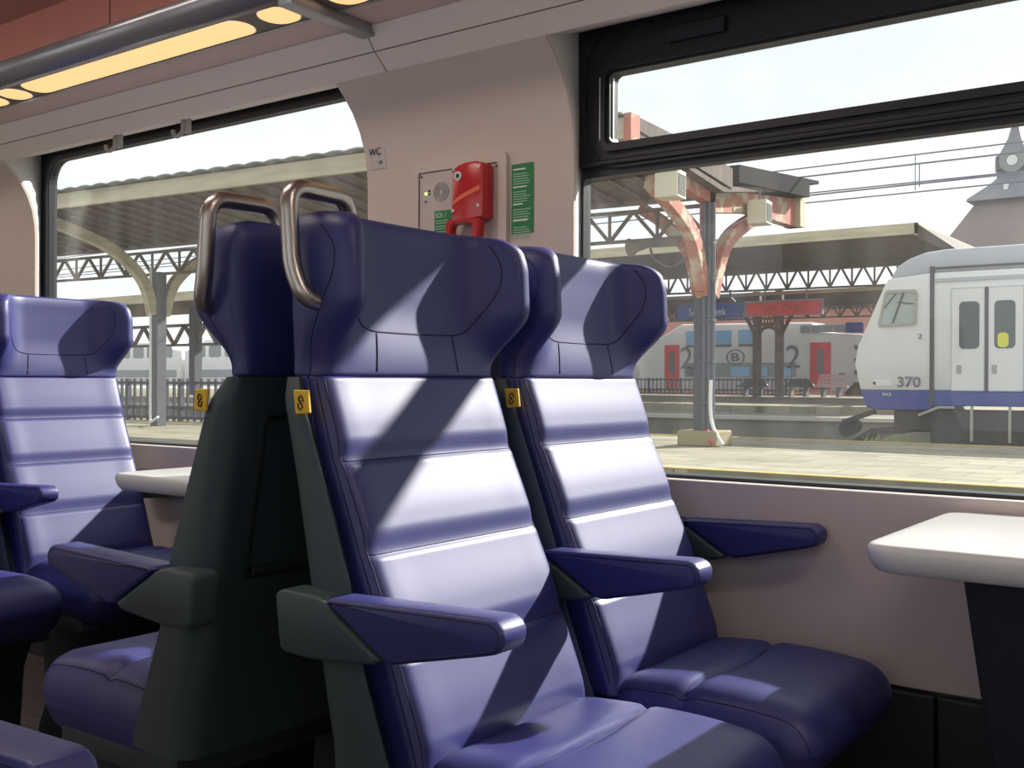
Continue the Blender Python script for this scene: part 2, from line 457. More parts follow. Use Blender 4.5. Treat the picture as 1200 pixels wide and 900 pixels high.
def b_head_seam():
    bm0 = b_head(); bmesh.ops.recalc_face_normals(bm0, faces=bm0.faces[:]); bvh = BVHTree.FromBMesh(bm0); bm0.free()
    bm = B(); D = Vector((-1, 0, 0))
    path = smooth_path([(0, -.155, 1.206), (0, -.166, 1.17), (0, -.160, 1.12), (0, -.134, 1.072), (0, -.105, 1.055), (0, -.05, 1.052), (0, .05, 1.052), (0, .105, 1.055), (0, .134, 1.072), (0, .160, 1.12), (0, .166, 1.17), (0, .155, 1.206)], 6)
    surf_tube(bm, bvh, densify(path), .0014, D)
    for s in (-1, 1):
        surf_tube(bm, bvh, densify([(0, s * .088, 1.050), (0, s * .095, .993)]), .0014, D)
        # wing edge stitching seen from the side
        Dy = Vector((0, -s, 0))
        pth = smooth_path([(.084, 0, .990), (.092, 0, 1.03), (.118, 0, 1.075), (.142, 0, 1.12), (.146, 0, 1.165), (.118, 0, 1.198)], 8)
        surf_tube(bm, bvh, pth, .0012, Dy)
    return bm
def b_back_seam():
    bm0 = b_back(); bmesh.ops.recalc_face_normals(bm0, faces=bm0.faces[:]); bvh = BVHTree.FromBMesh(bm0); bm0.free()
    bm = B(); D = Vector((-1, 0, 0))
    for z in SEAMS[1:4]:
        surf_tube(bm, bvh, densify([(0, -.196, z), (0, .196, z)], .01), .0011, D)
    for s in (-1, 1):
        surf_tube(bm, bvh, densify([(0, s * .2035, .47), (0, s * .2035, .98)], .008), .0012, D)
        surf_tube(bm, bvh, densify([(0, s * .1965, .47), (0, s * .1965, .98)], .008), .0010, D)
    return bm
def b_cush_seam():
    bm0 = b_cush(); bmesh.ops.recalc_face_normals(bm0, faces=bm0.faces[:]); bvh = BVHTree.FromBMesh(bm0); bm0.free()
    bm = B(); D = Vector((0, 0, -1))
    for s in (-1, 1):
        surf_tube(bm, bvh, densify([(.29, s * .196, 1), (.62, s * .196, 1), (.645, s * .190, 1)], .008), .0012, D)
    surf_tube(bm, bvh, [Vector((.425 + .010 * math.cos(y * .01 * 12), y * .01, 1)) for y in range(-19, 20)], .0010, D)
    return bm
def tag_bm(aisle):
    bm = B()
    q = [(.098, .932), (.126, .934), (.122, .966), (.093, .966)]
    y = aisle * .2405
    prism(bm, q, 'y', min(y, y + aisle * .006), max(y, y + aisle * .006), .0015, 1)
    return bm
def tag_mark(aisle):
    bm = B(); y = aisle * .2470
    # small double-arrow S mark
    for k in (0, 1):
        sgn = 1 if k == 0 else -1
        P = [(.1095 + sgn * (.0045), 0, .9485 + sgn * .001), (.1095 + sgn * .0048, 0, .9485 + sgn * .005), (.1095 + sgn * .001, 0, .9485 + sgn * .0095), (.1095 - sgn * .004, 0, .9485 + sgn * .0055), (.1095 - sgn * .0015, 0, .9485 + sgn * .001), (.1095 + sgn * .0012, 0, .9485 - sgn * .003)]
        tube(bm, [(p[0], y, p[2]) for p in smooth_path(P, 4)], .0011, 5)
    return bm
def handle_bm(aisle):
    bm = B(); a = aisle
    y0, y1 = a * .250, a * .128
    path = round_path([(.118, a * .205, 1.086), (.112, a * .243, 1.092), (.095, y0, 1.135), (.086, y0, 1.249), (.080, y1, 1.249), (.070, y1 - a * .012, 1.190)], .034, 8)
    tube(bm, path, .0128, 14)
    return bm
def make_seat(label, loc, rz, aisle, arms, handle=True, group=None):
    t = thing('passenger_chair', label, 'train seat', loc, rz, group)
    seat_part('headrest', t, b_head, LEATHER_D if False else LEATHER)
    h = [c for c in t.children] if False else None
    hs = seat_part('headrest_stitching', t, b_head_seam, SEAM)
    bk = seat_part('backrest', t, b_back, LEATHER)
    seat_part('backrest_stitching', t, b_back_seam, SEAM)
    seat_part('seat_cushion', t, b_cush, LEATHER)
    seat_part('cushion_stitching', t, b_cush_seam, SEAM)
    seat_part('seat_shell%d' % aisle, t, lambda: b_shell(aisle), SHELL, smooth=True, name='seat_shell')
    seat_part('back_tray', t, b_tray, SHELL2, smooth=True)
    seat_part('seat_pan', t, b_pan, SHELL, smooth=True)
    seat_part('pedestal', t, b_ped, SHELL2, smooth=True)
    for y in arms:
        ab = seat_part('armrest_bracket', t, arm_base, SHELL, smooth=True); ab.location = (0, y, 0)
        # pad and its stitching hang from the bracket
        ap = seat_part('armrest_pad', ab, arm_pad, LEATHER, smooth=True); ap.location = (0, 0, 0)
        ast = seat_part('armrest_stitching', ab, arm_seam, SEAM); ast.location = (0, 0, 0)
    if handle:
        g = seat_part('grab_handle%d' % aisle, t, lambda: handle_bm(aisle), STEEL, name='grab_handle'); g['label'] = 'brushed steel grab handle looping over the headrest corner'
    lt = seat_part('fabric_tab%d' % aisle, t, lambda: tag_bm(aisle), YEL, smooth=False, name='fabric_tab'); lt['label'] = 'small yellow fabric tab with dark mark'
    seat_part('tab_mark%d' % aisle, lt, lambda: tag_mark(aisle), INK, name='tab_mark')
    return t

MP = -1.21; PITCH = 1.85; Y1, Y2 = 1.25, 1.738
make_seat('blue leather aisle seat with steel grab handle, front centre, facing the white table at right', (MP, Y1, 0), 0, -1, [-.250])
make_seat('blue leather window seat with yellow tab and no handle, behind the aisle seat at centre', (MP, Y2, 0), 0, -1, [-.240, .266], handle=False)
make_seat('blue leather seat facing left with its dark green shell turned to the centre seat', (MP, Y1, 0), PI, 1, [.250])
make_seat('blue leather window seat facing left, hidden behind the two centre seats beside the wall panel', (MP, Y2, 0), PI, 1, [.240], handle=False)
make_seat('blue leather window seat at far left in front of the left window', (MP - PITCH, Y2, 0), 0, -1, [-.240, .266], handle=False)
make_seat('blue leather aisle seat at far left edge, only its rounded cushion in view', (MP - PITCH, Y1, 0), 0, -1, [-.250])
make_seat('blue leather seat at the bottom left corner, only its armrest end in view', (MP + .012, .175, 0), 0, 1, [.258])

# ------------------------------------------------------------------ tables
def make_table(x, label, group=None):
    t = thing('train_table', label, 'table', (x, 1.54, 0), 0)
    bm = B()
    def tab(p):
        return p
    # rounded outline, slightly narrower at the wall
    out = []
    for cx, cy, r, a in ((.175, .045, .04, 270), (.165, .455, .05, 0), (-.165, .455, .05, 90), (-.175, .045, .04, 180)):
        for k in range(9):
            an = math.radians(a + 90 * k / 8); out.append((cx + r * math.cos(an), cy + r * math.sin(an)))
    def ring(z, ins):
        cx, cy = 0, .25
        return [Vector((p[0] - math.copysign(ins, p[0]) * (1 if abs(p[0]) > .05 else 0), p[1] + ins * (1 if p[1] < .2 else -1), z)) for p in out]
    zs = [(.703, .014), (.705, .010), (.713, .005), (.725, .001), (.735, 0), (.740, .001), (.7435, .0035), (.745, .008)]
    loft(bm, [ring(z, i) for z, i in zs])
    obj('tabletop', bm, TABLE, t, smooth=True)
    bm = B()
    def sec(z, w, y0, y1): return [Vector((-w, y0, z)), Vector((w, y0, z)), Vector((w, y1, z)), Vector((-w, y1, z))]
    loft(bm, [sec(.703, .128, .215, .49), (sec(.10, .062, .30, .49))])
    bmesh.ops.bevel(bm, geom=bm.edges[:], offset=.008, segments=2, affect='EDGES')
    obj('table_leg', bm, LEG, t, smooth=True)
    return t
make_table(-.295, 'white laminate table at the right edge under the large window')
make_table(-.295 - PITCH - .035, 'white laminate table on the left, partly hidden behind the dark seat shell')

# ------------------------------------------------------------------ the carriage shell
XL, XR = -7.0, 4.4
def struct(name, bm, m, parent=None, smooth=False):
    o = obj(name, bm, m, parent, smooth=smooth)
    if parent is None: o['kind'] = 'structure'
    return o
struct('floor', box(B(), XL, XR, -.62, 2.13, -.03, 0), FLOORM)
# window-side wall panels
WPROF = [(2.05, .768), (2.05, 1.48), (2.047, 1.53), (2.038, 1.58), (2.020, 1.63), (1.994, 1.675), (1.962, 1.712), (1.93, 1.742)]
POSTS = [(-7.0, -5.93), (-4.29 + .0, -3.634), (-1.99, -1.337), (.47, 1.10), (2.74, 4.4)]
bm = B()
for a, b in POSTS:
    secs = []
    for x in (a, b):
        secs.append([Vector((x, y, z)) for y, z in WPROF] + [Vector((x, y + .010, z + .002)) for y, z in reversed(WPROF)])
    loft(bm, secs)
wf = struct('wall_far', bm, WALL, smooth=True)
bm = B(); box(bm, XL, XR, 2.05, 2.075, .405, .768, .002, 1)
struct('wall_far_lower', bm, WALLLOW)
bm = B()
xs = [XL, -5.4, -4.19, -2.98, -1.75, -.53, .70, 1.9, 3.1, XR]
for a, b in zip(xs, xs[1:]): box(bm, a + .003, b - .003, 2.035, 2.06, .0, .400, .004, 2)
struct('baseboard_far', bm, BASEM)
bm = B(); box(bm, XL, XR, 2.052, 2.118, .758, .7665)
struct('trim_1', bm, SILLM)
# outer skin behind the panels
OW = [(-3.717 - 2.297, -1.88 - 2.297), (-3.717, -1.88), (-1.367, .50), (1.0, 2.86)]
bm = B()
box(bm, XL, XR, 2.125, 2.152, -.4, .735); box(bm, XL, XR, 2.125, 2.152, 1.85, 2.5)
e = [XL] + [v for p in OW for v in p] + [XR]
for a, b in zip(e[::2], e[1::2]): box(bm, a - .004, b + .004, 2.125, 2.152, .73, 1.86)
struct('wall_far_outer_skin', bm, WHITE)
# bright returns between the panel edges and the window frames
bm = B()
for (xe, xf) in ((-3.634, -3.717), (-1.337, -1.367), (.96, 1.0), (-1.99, -1.88), (.47, .50)):
    secs = [[Vector((xe, y + .004, z)), Vector((xf, 2.122, z)), Vector((xf - .004, 2.122, z)), Vector((xe - .004, y + .008, z))] if xe not in (-1.99, .47) else
            [Vector((xe, y + .004, z)), Vector((xf, 2.122, z)), Vector((xf + .004, 2.122, z)), Vector((xe + .004, y + .008, z))] for y, z in WPROF + [(1.93, 1.80)]]
    loft(bm, secs)
struct('wall_far_returns', bm, WHITE, smooth=True)
# windows
def make_window(n, x0, x1, vent):
    w = bpy.data.objects.new('window_%d' % n, None); COL.objects.link(w); w['kind'] = 'structure'
    w.location = ((x0 + x1) / 2, 2.13, .74)
    def P(name, bm, m, sm=False):
        for v in bm.verts: v.co -= Vector(w.location)
        return obj(name, bm, m, w, smooth=sm)
    if not vent:
        bm = B(); ringplate(bm, rrect(x0, x1, .735, 1.86, .004), rrect(x0 + .056, x1 - .09, .7735, 1.770, .080), 2.118, 2.150)
        P('window_frame', bm, BLACKF)
        bm = B(); ringplate(bm, rrect(x0 + .040, x1 - .075, .762, 1.784, .09), rrect(x0 + .054, x1 - .088, .7725, 1.772, .080), 2.112, 2.118)
        P('gasket', bm, FRAMEG)
        bm = B(); box(bm, x0 + .0, x1, 2.095, 2.118, 1.803, 1.83, .004, 1)
        P('frame_rib', bm, BLACKF)
        bm = B(); box(bm, x0 + .02, x1 - .05, 2.138, 2.143, .76, 1.80); P('window_glass', bm, GLASS)
    else:
        bm = B(); ringplate(bm, rrect(x0, x1, .735, 1.500, .004), rrect(x0 + .013, x1 - .035, .7735, 1.455, .012), 2.118, 2.150)
        ringplate(bm, rrect(x0, x1, 1.492, 1.90, .004), rrect(x0 + .087, x1 - .109, 1.529, 1.690, .016), 2.112, 2.150)
        P('window_frame', bm, BLACKF)
        bm = B()
        ringplate(bm, rrect(x0 + .063, x1 - .085, 1.508, 1.712, .03), rrect(x0 + .078, x1 - .100, 1.523, 1.696, .02), 2.100, 2.113)
        box(bm, x0 + .01, x1 - .01, 2.100, 2.119, 1.478, 1.490, .003, 1)
        ringplate(bm, rrect(x0 + .02, x1 - .02, 1.47, 1.800, .10), rrect(x0 + .026, x1 - .026, 1.476, 1.794, .095), 2.108, 2.112)
        box(bm, x0 - .02, x1, 2.082, 2.118, 1.800, 1.83, .006, 2)
        P('frame_rib', bm, BLACKF, True)
        bm = B(); box(bm, x0 + .24, x0 + .38, 2.098, 2.113, 1.730, 1.765, .003, 1); P('vent_latch', bm, BLACKF)
        bm = B(); box(bm, x0 + .0685, x0 + .0705, 2.097, 2.102, 1.535, 1.68); box(bm, x0 + .0875, x0 + .0895, 2.124, 2.130, 1.533, 1.686); P('edge_strip', bm, ALU)
        bm = B(); box(bm, x0 + .075, x1 - .10, 2.138, 2.143, 1.520, 1.70); P('vent_glass', bm, GLASS)
        bm = B(); box(bm, x0 + .005, x1 - .02, 2.138, 2.143, .76, 1.465); P('window_glass', bm, GLASS)
    bm = B(); box(bm, x0 + .0, x0 + .006, 2.108, 2.119, .77, 1.48) if vent else box(bm, x0 + .020, x0 + .024, 2.114, 2.118, .85, 1.70)
    P('side_strip', bm, ALU if vent else FRAMEG)
    bm = B(); box(bm, x0 + .01, x1 - .01, 2.100, 2.119, .7665, .7735, .002, 1); P('sill_gasket', bm, BLACKF)
    return w
make_window(1, *OW[1], False); make_window(2, *OW[2], True); make_window(3, *OW[0], False); make_window(4, *OW[3], False)

# cornice above the windows
bm = B()
cp = [(1.93, 1.742), (1.905, 1.764), (1.886, 1.780), (1.868, 1.803), (1.85, 1.829), (1.858, 1.840), (2.04, 1.842), (2.10, 1.81), (2.09, 1.792), (1.96, 1.752)]
for a, b in ((XL, -1.8125), (-1.8075, XR)):
    loft(bm, [[Vector((x, y, z)) for y, z in cp] for x in (a, b)])
struct('trim_2', bm, CORN, smooth=False)
bm = B(); box(bm, XL, XR, 1.8855, 1.8875, 1.7785, 1.7805)
struct('trim_3', bm, SEAMG)

# luggage racks with their lamps
def lens_shape(x0, x1, yc, hw, n=10):
    pts = []
    for k in range(n + 1):
        a = -PI / 2 + PI * k / n; pts.append((x1 - hw + hw * math.cos(a), yc + hw * math.sin(a)))
    for k in range(n + 1):
        a = PI / 2 + PI * k / n; pts.append((x0 + hw + hw * math.cos(a), yc + hw * math.sin(a)))
    return pts
def make_rack(x0, x1, lenses, label):
    t = thing('luggage_rack', label, 'luggage rack', (0, 1.75, 1.84), 0)
    def P(name, bm, m, sm=False, lab=None):
        for v in bm.verts: v.co -= Vector((0, 1.75, 1.84))
        o = obj(name, bm, m, t, smooth=sm)
        if lab: o['label'] = lab
        return o
    bm = B(); prism(bm, [(1.737, 1.834), (1.862, 1.832), (1.95, 1.85), (1.95, 1.870), (1.74, 1.862)], 'x', x0, x1)
    P('shelf', bm, SHELF)
    bm = B(); prism(bm, [(1.742, 1.8315), (1.735, 1.8315), (1.635, 1.838), (1.632, 1.862), (1.742, 1.862)], 'x', x0, x1)
    P('light_panel', bm, OLIVE)
    bm = B(); prism(bm, [(1.744, 1.829), (1.734, 1.829), (1.734, 1.833), (1.744, 1.833)], 'x', x0, x1); P('edge_strip', bm, RAIL)
    bm = B(); prism(bm, [(1.640 , 1.836), (1.622, 1.842), (1.604, 1.856), (1.592, 1.874), (1.590, 1.892), (1.600, 1.900), (1.616, 1.897), (1.640, 1.862)], 'x', x0, x1)
    P('front_rail', bm, RAIL, 'all', 'glossy grey front rail')
    for a, b in lenses:
        hw = .045
        zf = lambda y: 1.8318 + (1.735 - y) * .065
        for nm, ins, dz, m in (('lamp_rim', 0, .0012, LAMPRIM), ('lamp_lens', .0035, .0026, LAMP)):
            pts = lens_shape(a + ins, b - ins, 1.684, hw - ins)
            bm = B(); vs = [bm.verts.new((p[0], p[1], zf(p[1]) - dz)) for p in pts]; bm.faces.new(vs)
            r = bmesh.ops.extrude_face_region(bm, geom=bm.faces[:])
            for g in r['geom']:
                if isinstance(g, bmesh.types.BMVert): g.co.z += .004
            P(nm, bm, m)
    return t
def oval(c): return (c - .055, c + .055)
make_rack(-5.2, -1.835, [(-3.02, -2.03), oval(-1.925), oval(-3.10), oval(-3.235), (-4.4, -3.37)], 'luggage rack over the left window with a long warm lamp strip and round lamps')
make_rack(-1.785, 1.7, [oval(-1.70), (-1.60, -.6), oval(-.5)], 'luggage rack section at the top centre with one round lamp in view')
bm = B(); prism(bm, [(1.60, 1.812), (1.95, 1.806), (1.96, 1.862), (1.60, 1.895), (1.592, 1.86)], 'x', -1.833, -1.787, .004, 2)
tag(obj('rack_bracket', bm, RAIL, smooth=True), 'grey cross bracket at the top centre between the two luggage rack sections', 'bracket')

# ceiling, red panel above the rack, and the rest of the shell
bm = B(); box(bm, XL, XR, 1.95, 1.99, 1.845, 2.232)
struct('wall_far_upper', bm, RED_C)
bm = B()
for x in (-3.02, -1.2, .62): box(bm, x - .0015, x + .0015, 1.948, 1.951, 1.86, 2.23)
struct('trim_4', bm, SEAMG)
bm = B(); prism(bm, [(1.99, 2.225), (1.2, 2.28), (.3, 2.28), (-.5, 2.225), (-.62, 2.225), (-.62, 2.36), (2.2, 2.36), (2.2, 2.225)], 'x', XL, XR)
struct('ceiling', bm, BROWN_C)
bm = B()
box(bm, XL, XR, -.64, -.60, 0, .77); box(bm, XL, XR, -.64, -.60, 1.78, 2.30)
for a, b in ((XL, -5.93), (-4.29, -3.634), (-1.99, -1.337), (.30, .96), (2.6, XR)): box(bm, a, b, -.64, -.60, .77, 1.78)
struct('wall_near', bm, WALL)
struct('wall_left', box(B(), XL - .05, XL, -.64, 2.2, 0, 2.3), WALL)
struct('wall_right', box(B(), XR, XR + .05, -.64, 2.2, 0, 2.3), WALL)
for x in (-4.4, -1.9, .6, 3.0):  # lamps out of view, added to lift the light inside the carriage
    t = thing('ceiling_fill_light', 'long unseen ceiling lamp added over the aisle to brighten the carriage', 'lamp', (x, .75, 2.28), 0, 'added unseen aisle lamps')
    obj('fill_light_housing', box(B(), -.62, .62, -.11, .11, -.018, 0, .004, 1), RAIL, t)
    obj('fill_light_diffuser', box(B(), -.60, .60, -.09, .09, -.024, -.017), CEILFILL, t)

# coat hooks on the left window head
for x in (-3.04, -2.69):
    bm = B()
    P = [(0, .02, .055), (0, -.002, .040), (0, -.004, .010), (-.008, -.010, -.004), (-.022, -.012, -.006), (-.033, -.014, .004), (-.034, -.014, .014)]
    tube(bm, smooth_path(P, 6), [.0065] * 37, 8)
    box(bm, -.011, .011, -.003, .02, .005, .055, .003, 2)
    tag(obj('coat_hook', bm, mat('hook_grey', (.42, .40, .38), .45), smooth=True, loc=(x, 1.985, 1.716)),
        'grey coat hook at the top of the left window, %s of the two' % ('left' if x < -3 else 'right'), 'hook', 'coat hooks on the left window')

# emergency panel
YW = 2.05
t = thing('intercom_panel', 'beige wall panel with round speaker holes and indicator light between the windows', 'wall panel', (-1.668, YW, 1.38))
def PL(name, bm, m, par=None, off=(-1.668, YW, 1.38), sm=False):
    for v in bm.verts: v.co -= Vector(off)
    return obj(name, bm, m, par or t, smooth=sm)
bm = B(); ringplate(bm, rrect(-1.815, -1.520, 1.235, 1.530, .016), rrect(-1.800, -1.545, 1.250, 1.506, .006), YW - .014, YW + .001)
PL('panel_surround', bm, WALL)
bm = B(); box(bm, -1.800, -1.545, YW - .009, YW + .001, 1.250, 1.506, .001, 1); PL('panel_face', bm, STICK)
bm = B(); ringplate(bm, rrect(-1.801, -1.5445, 1.249, 1.507, .006), rrect(-1.7985, -1.547, 1.2515, 1.5045, .005), YW - .0105, YW - .0085); PL('panel_gap', bm, SEAMG)
bm = B()
for r in (.008, .013, .018, .0235): ringdisc(bm, (-1.727, 1.452), r - .0007, r + .0007, YW - .0098, YW - .0088, 28)
PL('speaker_grille', bm, SEAMG)
for x, z in ((-1.792, 1.496), (-1.688, 1.499), (-1.553, 1.497), (-1.556, 1.262), (-1.792, 1.262)):
    bm = B(); disc(bm, (x, z), .0032, YW - .0105, YW - .0088, 12); PL('screw', bm, SEAMG)
bm = B(); disc(bm, (-1.777, 1.452), .0035, YW - .011, YW - .0088, 14); PL('indicator_light', bm, LEDG)
bm = B()
for x, z in ((-1.766, 1.458), (-1.766, 1.450), (-1.778, 1.432)): disc(bm, (x, z), .003, YW - .0105, YW - .0088, 12)
PL('small_icons', bm, INK)
# call button
t2 = thing('call_button', 'round steel call button with a dark red ring beside the red brake handle', 'button', (-1.727, YW - .009, 1.317))
o2 = (-1.727, YW - .009, 1.317)
bm = B(); ringdisc(bm, (o2[0], o2[2]), .0155, .0235, YW - .016, YW - .0088); PL('red_ring', bm, REDD, t2, o2)
bm = B(); ringdisc(bm, (o2[0], o2[2]), .0095, .0155, YW - .018, YW - .0088); PL('steel_ring', bm, STEEL, t2, o2)
bm = B(); disc(bm, (o2[0], o2[2]), .0095, YW - .0165, YW - .0088); PL('push_cap', bm, ALU, t2, o2)
# SOS sticker
t3 = thing('green_sticker', 'small green sticker with white print left of the red brake handle', 'sticker', (-1.722, YW - .0095, 1.376))
o3 = (-1.722, YW - .0095, 1.376)
bm = B(); box(bm, -1.748, -1.690, YW - .0102, YW - .0089, 1.343, 1.405); PL('sticker_sheet', bm, GREEN, t3, o3)
a = text('lettering', 'SOS', PRINTW, t3, -1.744, -1.722, 1.388, 1.400, YW - .0102, .0004)
a.location = (-o3[0], -o3[1], -o3[2])
bm = B()
tube(bm, [(x, YW - .0104, z) for x, z in ((-1.714, 1.400), (-1.710, 1.399), (-1.710, 1.394), (-1.715, 1.389))], .0014, 5)
for z, w in ((1.380, .040), (1.374, .036), (1.366, .040), (1.360, .034), (1.352, .038)): box(bm, -1.744, -1.744 + w, YW - .0106, YW - .0101, z - .001, z + .001)
PL('print_lines', bm, PALE, t3, o3)
# red emergency brake handle
t4 = thing('emergency_brake_handle', 'glossy red emergency brake handle box with orange stripe on the wall', 'emergency handle', (-1.620, YW, 1.40))
o4 = (-1.620, YW, 1.40)
yb = YW - .010
bm = B()
prism(bm, [(-1.672, 1.386), (-1.668, 1.486), (-1.655, 1.500), (-1.63, 1.506), (-1.598, 1.506), (-1.576, 1.500), (-1.574, 1.492), (-1.574, 1.368), (-1.672, 1.362)], 'y', yb - .045, yb, .006, 3)
PL('handle_housing', bm, REDP, t4, o4, True)
bm = B()
outer = [(-1.690, 1.364), (-1.677, 1.372), (-1.600, 1.373), (-1.583, 1.368), (-1.588, 1.318), (-1.605, 1.300), (-1.67, 1.298), (-1.690, 1.303)]
inner = [(-1.672, 1.355), (-1.662, 1.360), (-1.615, 1.360), (-1.604, 1.355), (-1.608, 1.324), (-1.613, 1.318), (-1.66, 1.317), (-1.672, 1.319)]
ringplate(bm, outer, inner, yb - .046, yb - .020)
bmesh.ops.bevel(bm, geom=bm.edges[:], offset=.003, segments=2, affect='EDGES')
PL('pull_handle', bm, REDP, t4, o4, True)
bm = B(); prism(bm, [(-1.668, 1.404), (-1.668, 1.413), (-1.64, 1.428), (-1.583, 1.447), (-1.583, 1.436), (-1.64, 1.417)], 'y', yb - .0462, yb - .044); PL('orange_stripe', bm, ORANGE, t4, o4)
bm = B(); ringdisc(bm, (-1.648, 1.474), .006, .0115, yb - .049, yb - .043, 20); PL('lock_ring', bm, ALU, t4, o4)
bm = B(); disc(bm, (-1.648, 1.474), .007, yb - .0475, yb - .043, 16); PL('lock_core', bm, INK, t4, o4)
for x, z in ((-1.662, 1.492), (-1.585, 1.490), (-1.664, 1.392), (-1.586, 1.398)):
    bm = B(); disc(bm, (x, z), .0038, yb - .0475, yb - .044, 12); PL('screw', bm, ALU, t4, o4)
t4.location.x += .014
# tall green notice
t5 = thing('green_notice', 'tall green notice with rows of white print right of the red brake handle', 'notice', (-1.481, YW, 1.413))
o5 = (-1.481, YW, 1.413)
bm = B(); box(bm, -1.513, -1.449, YW - .0022, YW - .0002, 1.330, 1.496); PL('notice_sheet', bm, GREEN, t5, o5)
bm = B(); random.seed(3)
z = 1.482
for blk in range(4):
    z -= .010
    for k in range(5):
        box(bm, -1.508, -1.508 + random.uniform(.038, .052), YW - .0028, YW - .0021, z - .0010, z + .0010); z -= .0058
    z -= .0035
PL('print_lines', bm, PALE, t5, o5)
for k, (z, w) in enumerate(((1.483, .036), (1.441, .040), (1.400, .028), (1.361, .042))):
    bm = B(); box(bm, -1.508, -1.508 + w, YW - .0028, YW - .0021, z - .0016, z + .0016); PL('heading', bm, PRINTW, t5, o5)
# WC sign
t6 = thing('toilet_sign', 'small square WC sign with an arrow beside the left window', 'sign', (-1.948, YW, 1.567))
o6 = (-1.948, YW, 1.567)
bm = B(); box(bm, -1.977, -1.918, YW - .0020, YW - .0002, 1.535, 1.597)
for v in bm.verts: v.co.y -= .004 + max(0, v.co.z - 1.535) * .16
PL('sign_sheet', bm, STICK, t6, o6)
a = text('lettering', 'WC', NAVYINK, t6, -1.973, -1.929, 1.570, 1.590, YW - .0145, .0006, bold=.01); a.location = tuple(-c for c in o6)
bm = B(); y = YW - .0098
box(bm, -1.942, -1.930, y - .001, y, 1.5502, 1.5522)
bar(bm, (-1.930, y, 1.5512), (-1.935, y, 1.5555), .0018); bar(bm, (-1.930, y, 1.5512), (-1.935, y, 1.5469), .0018)
PL('arrow', bm, NAVYINK, t6, o6)

# ================================================================== OUTSIDE
def g(x): return 0.1 * (x + 8) if x < -8 else 0.0
def strip(bm, ya, yb, za, zb, x0, x1, n=40, th=None):
    """surface following the bend of the station tracks"""
    pts = [x0 + (x1 - x0) * i / n for i in range(n + 1)]
    secs = []
    for x in pts:
        t = th or .3
        secs.append([Vector((x, ya + g(x), za)), Vector((x, yb + g(x), zb)), Vector((x, yb + g(x), zb - t)), Vector((x, ya + g(x), za - t))])
    return loft(bm, secs)
ZP = -.12
struct('ground', box(B(), -140, 80, 2.6, 160, -1.0, -.85), BALL)
struct('platform_near', strip(B(), 12.0, 19.6, ZP, ZP, -90, 40, th=.75), PAVE)
bm = B(); strip(bm, 12.0, 12.13, ZP + .012, ZP + .012, -90, 40, th=.01); strip(bm, 19.42, 19.55, ZP + .012, ZP + .012, -90, 40, th=.01)
struct('platform_edge_lines', bm, YLINE)
struct('platform_middle', strip(B(), 31.6, 36.5, ZP - .02, ZP - .02, -80, 20, th=.8), CONC)
bm = B(); strip(bm, 31.5, 31.9, ZP + .03, ZP + .03, -80, 20, th=.12)
struct('platform_coping', bm, COPE)
struct('platform_back', strip(B(), 38.0, 50.5, .06, .36, -80, 20, th=.8), PAVE)
# rails
for y, lab in ((22.9, 'near rail'), (24.3, 'far rail')):
    bm = B(); strip(bm, y, y + .07, -.62, -.62, -60, 30, th=.16)
    tag(obj('rail', bm, COPE), 'pale steel %s of the track beyond the first platform' % lab, 'rail', None)
# grass tufts
random.seed(11)
for gx, gy, n, lab in ((-9.6, 19.3, 60, 'grass tuft growing at the platform edge left of the steel column'), (-5.9, 19.6, 26, 'small grass tuft at the platform edge below the grey and blue train')):
    bm = B()
    for k in range(n):
        x = gx + random.gauss(0, .28); y = gy + random.gauss(0, .05); h = random.uniform(.06, .2)
        a = random.uniform(-.06, .06)
        v = [bm.verts.new((x - .012, y, ZP)), bm.verts.new((x + .012, y, ZP)), bm.verts.new((x + a, y + a, ZP + h))]
        bm.faces.new(v)
    o = obj('grass_tuft', bm, GRASS); o['kind'] = 'stuff'; tag(o, lab, 'grass')

def truss(bm, x0, x1, y, z0, z1, n, w=.06, flat=.0):
    dx = (x1 - x0) / n
    pos = lambda x, z: (x, y + g(x), z)
    for i in range(n):
        a = x0 + i * dx; b = a + dx; m = (a + b) / 2
        bar(bm, pos(a, z0), pos(b, z0), w * 1.6, w); bar(bm, pos(a, z1), pos(b, z1), w * 1.6, w)
        bar(bm, pos(a, z0), pos(m, z1), w); bar(bm, pos(m, z1), pos(b, z0), w)
        bar(bm, pos(a, z0), pos(a, z1), w * .8)
# ---- canopy over the near platform
YC = 16.6
can = thing('platform_canopy', 'weathered platform canopy with corrugated edge and rust red column, nearest outside', 'canopy', (-8.1, YC, ZP))
def C_(name, bm, m, par=can, off=(-8.1, YC, ZP), sm=False, lab=None):
    for v in bm.verts: v.co -= Vector(off)
    o = obj(name, bm, m, par, smooth=sm)
    if lab: o['label'] = lab
    return o
CX0, CX1 = -60, -7.8
def eave(y_, z_): return y_, z_
bm = B()
n = 60; secs = []
for i in range(n + 1):
    x = CX0 + (CX1 - CX0) * i / n; q = g(x)
    secs.append([Vector((x, 13.45 + q, 4.62)), Vector((x, 16.6 + q, 4.18)), Vector((x, 20.2 + q, 4.72)), Vector((x, 20.2 + q, 4.80)), Vector((x, 16.6 + q, 4.27)), Vector((x, 13.45 + q, 4.70))])
loft(bm, secs); C_('roof_boards', bm, ROOFU)
bm = B()
for k in range(100):
    x = CX1 - .4 - k * .5
    bar(bm, (x, 13.5 + g(x), 4.60), (x, 16.6 + g(x), 4.16), .07, .08)
C_('rafters', bm, BROWNST)
bm = B(); secs = []
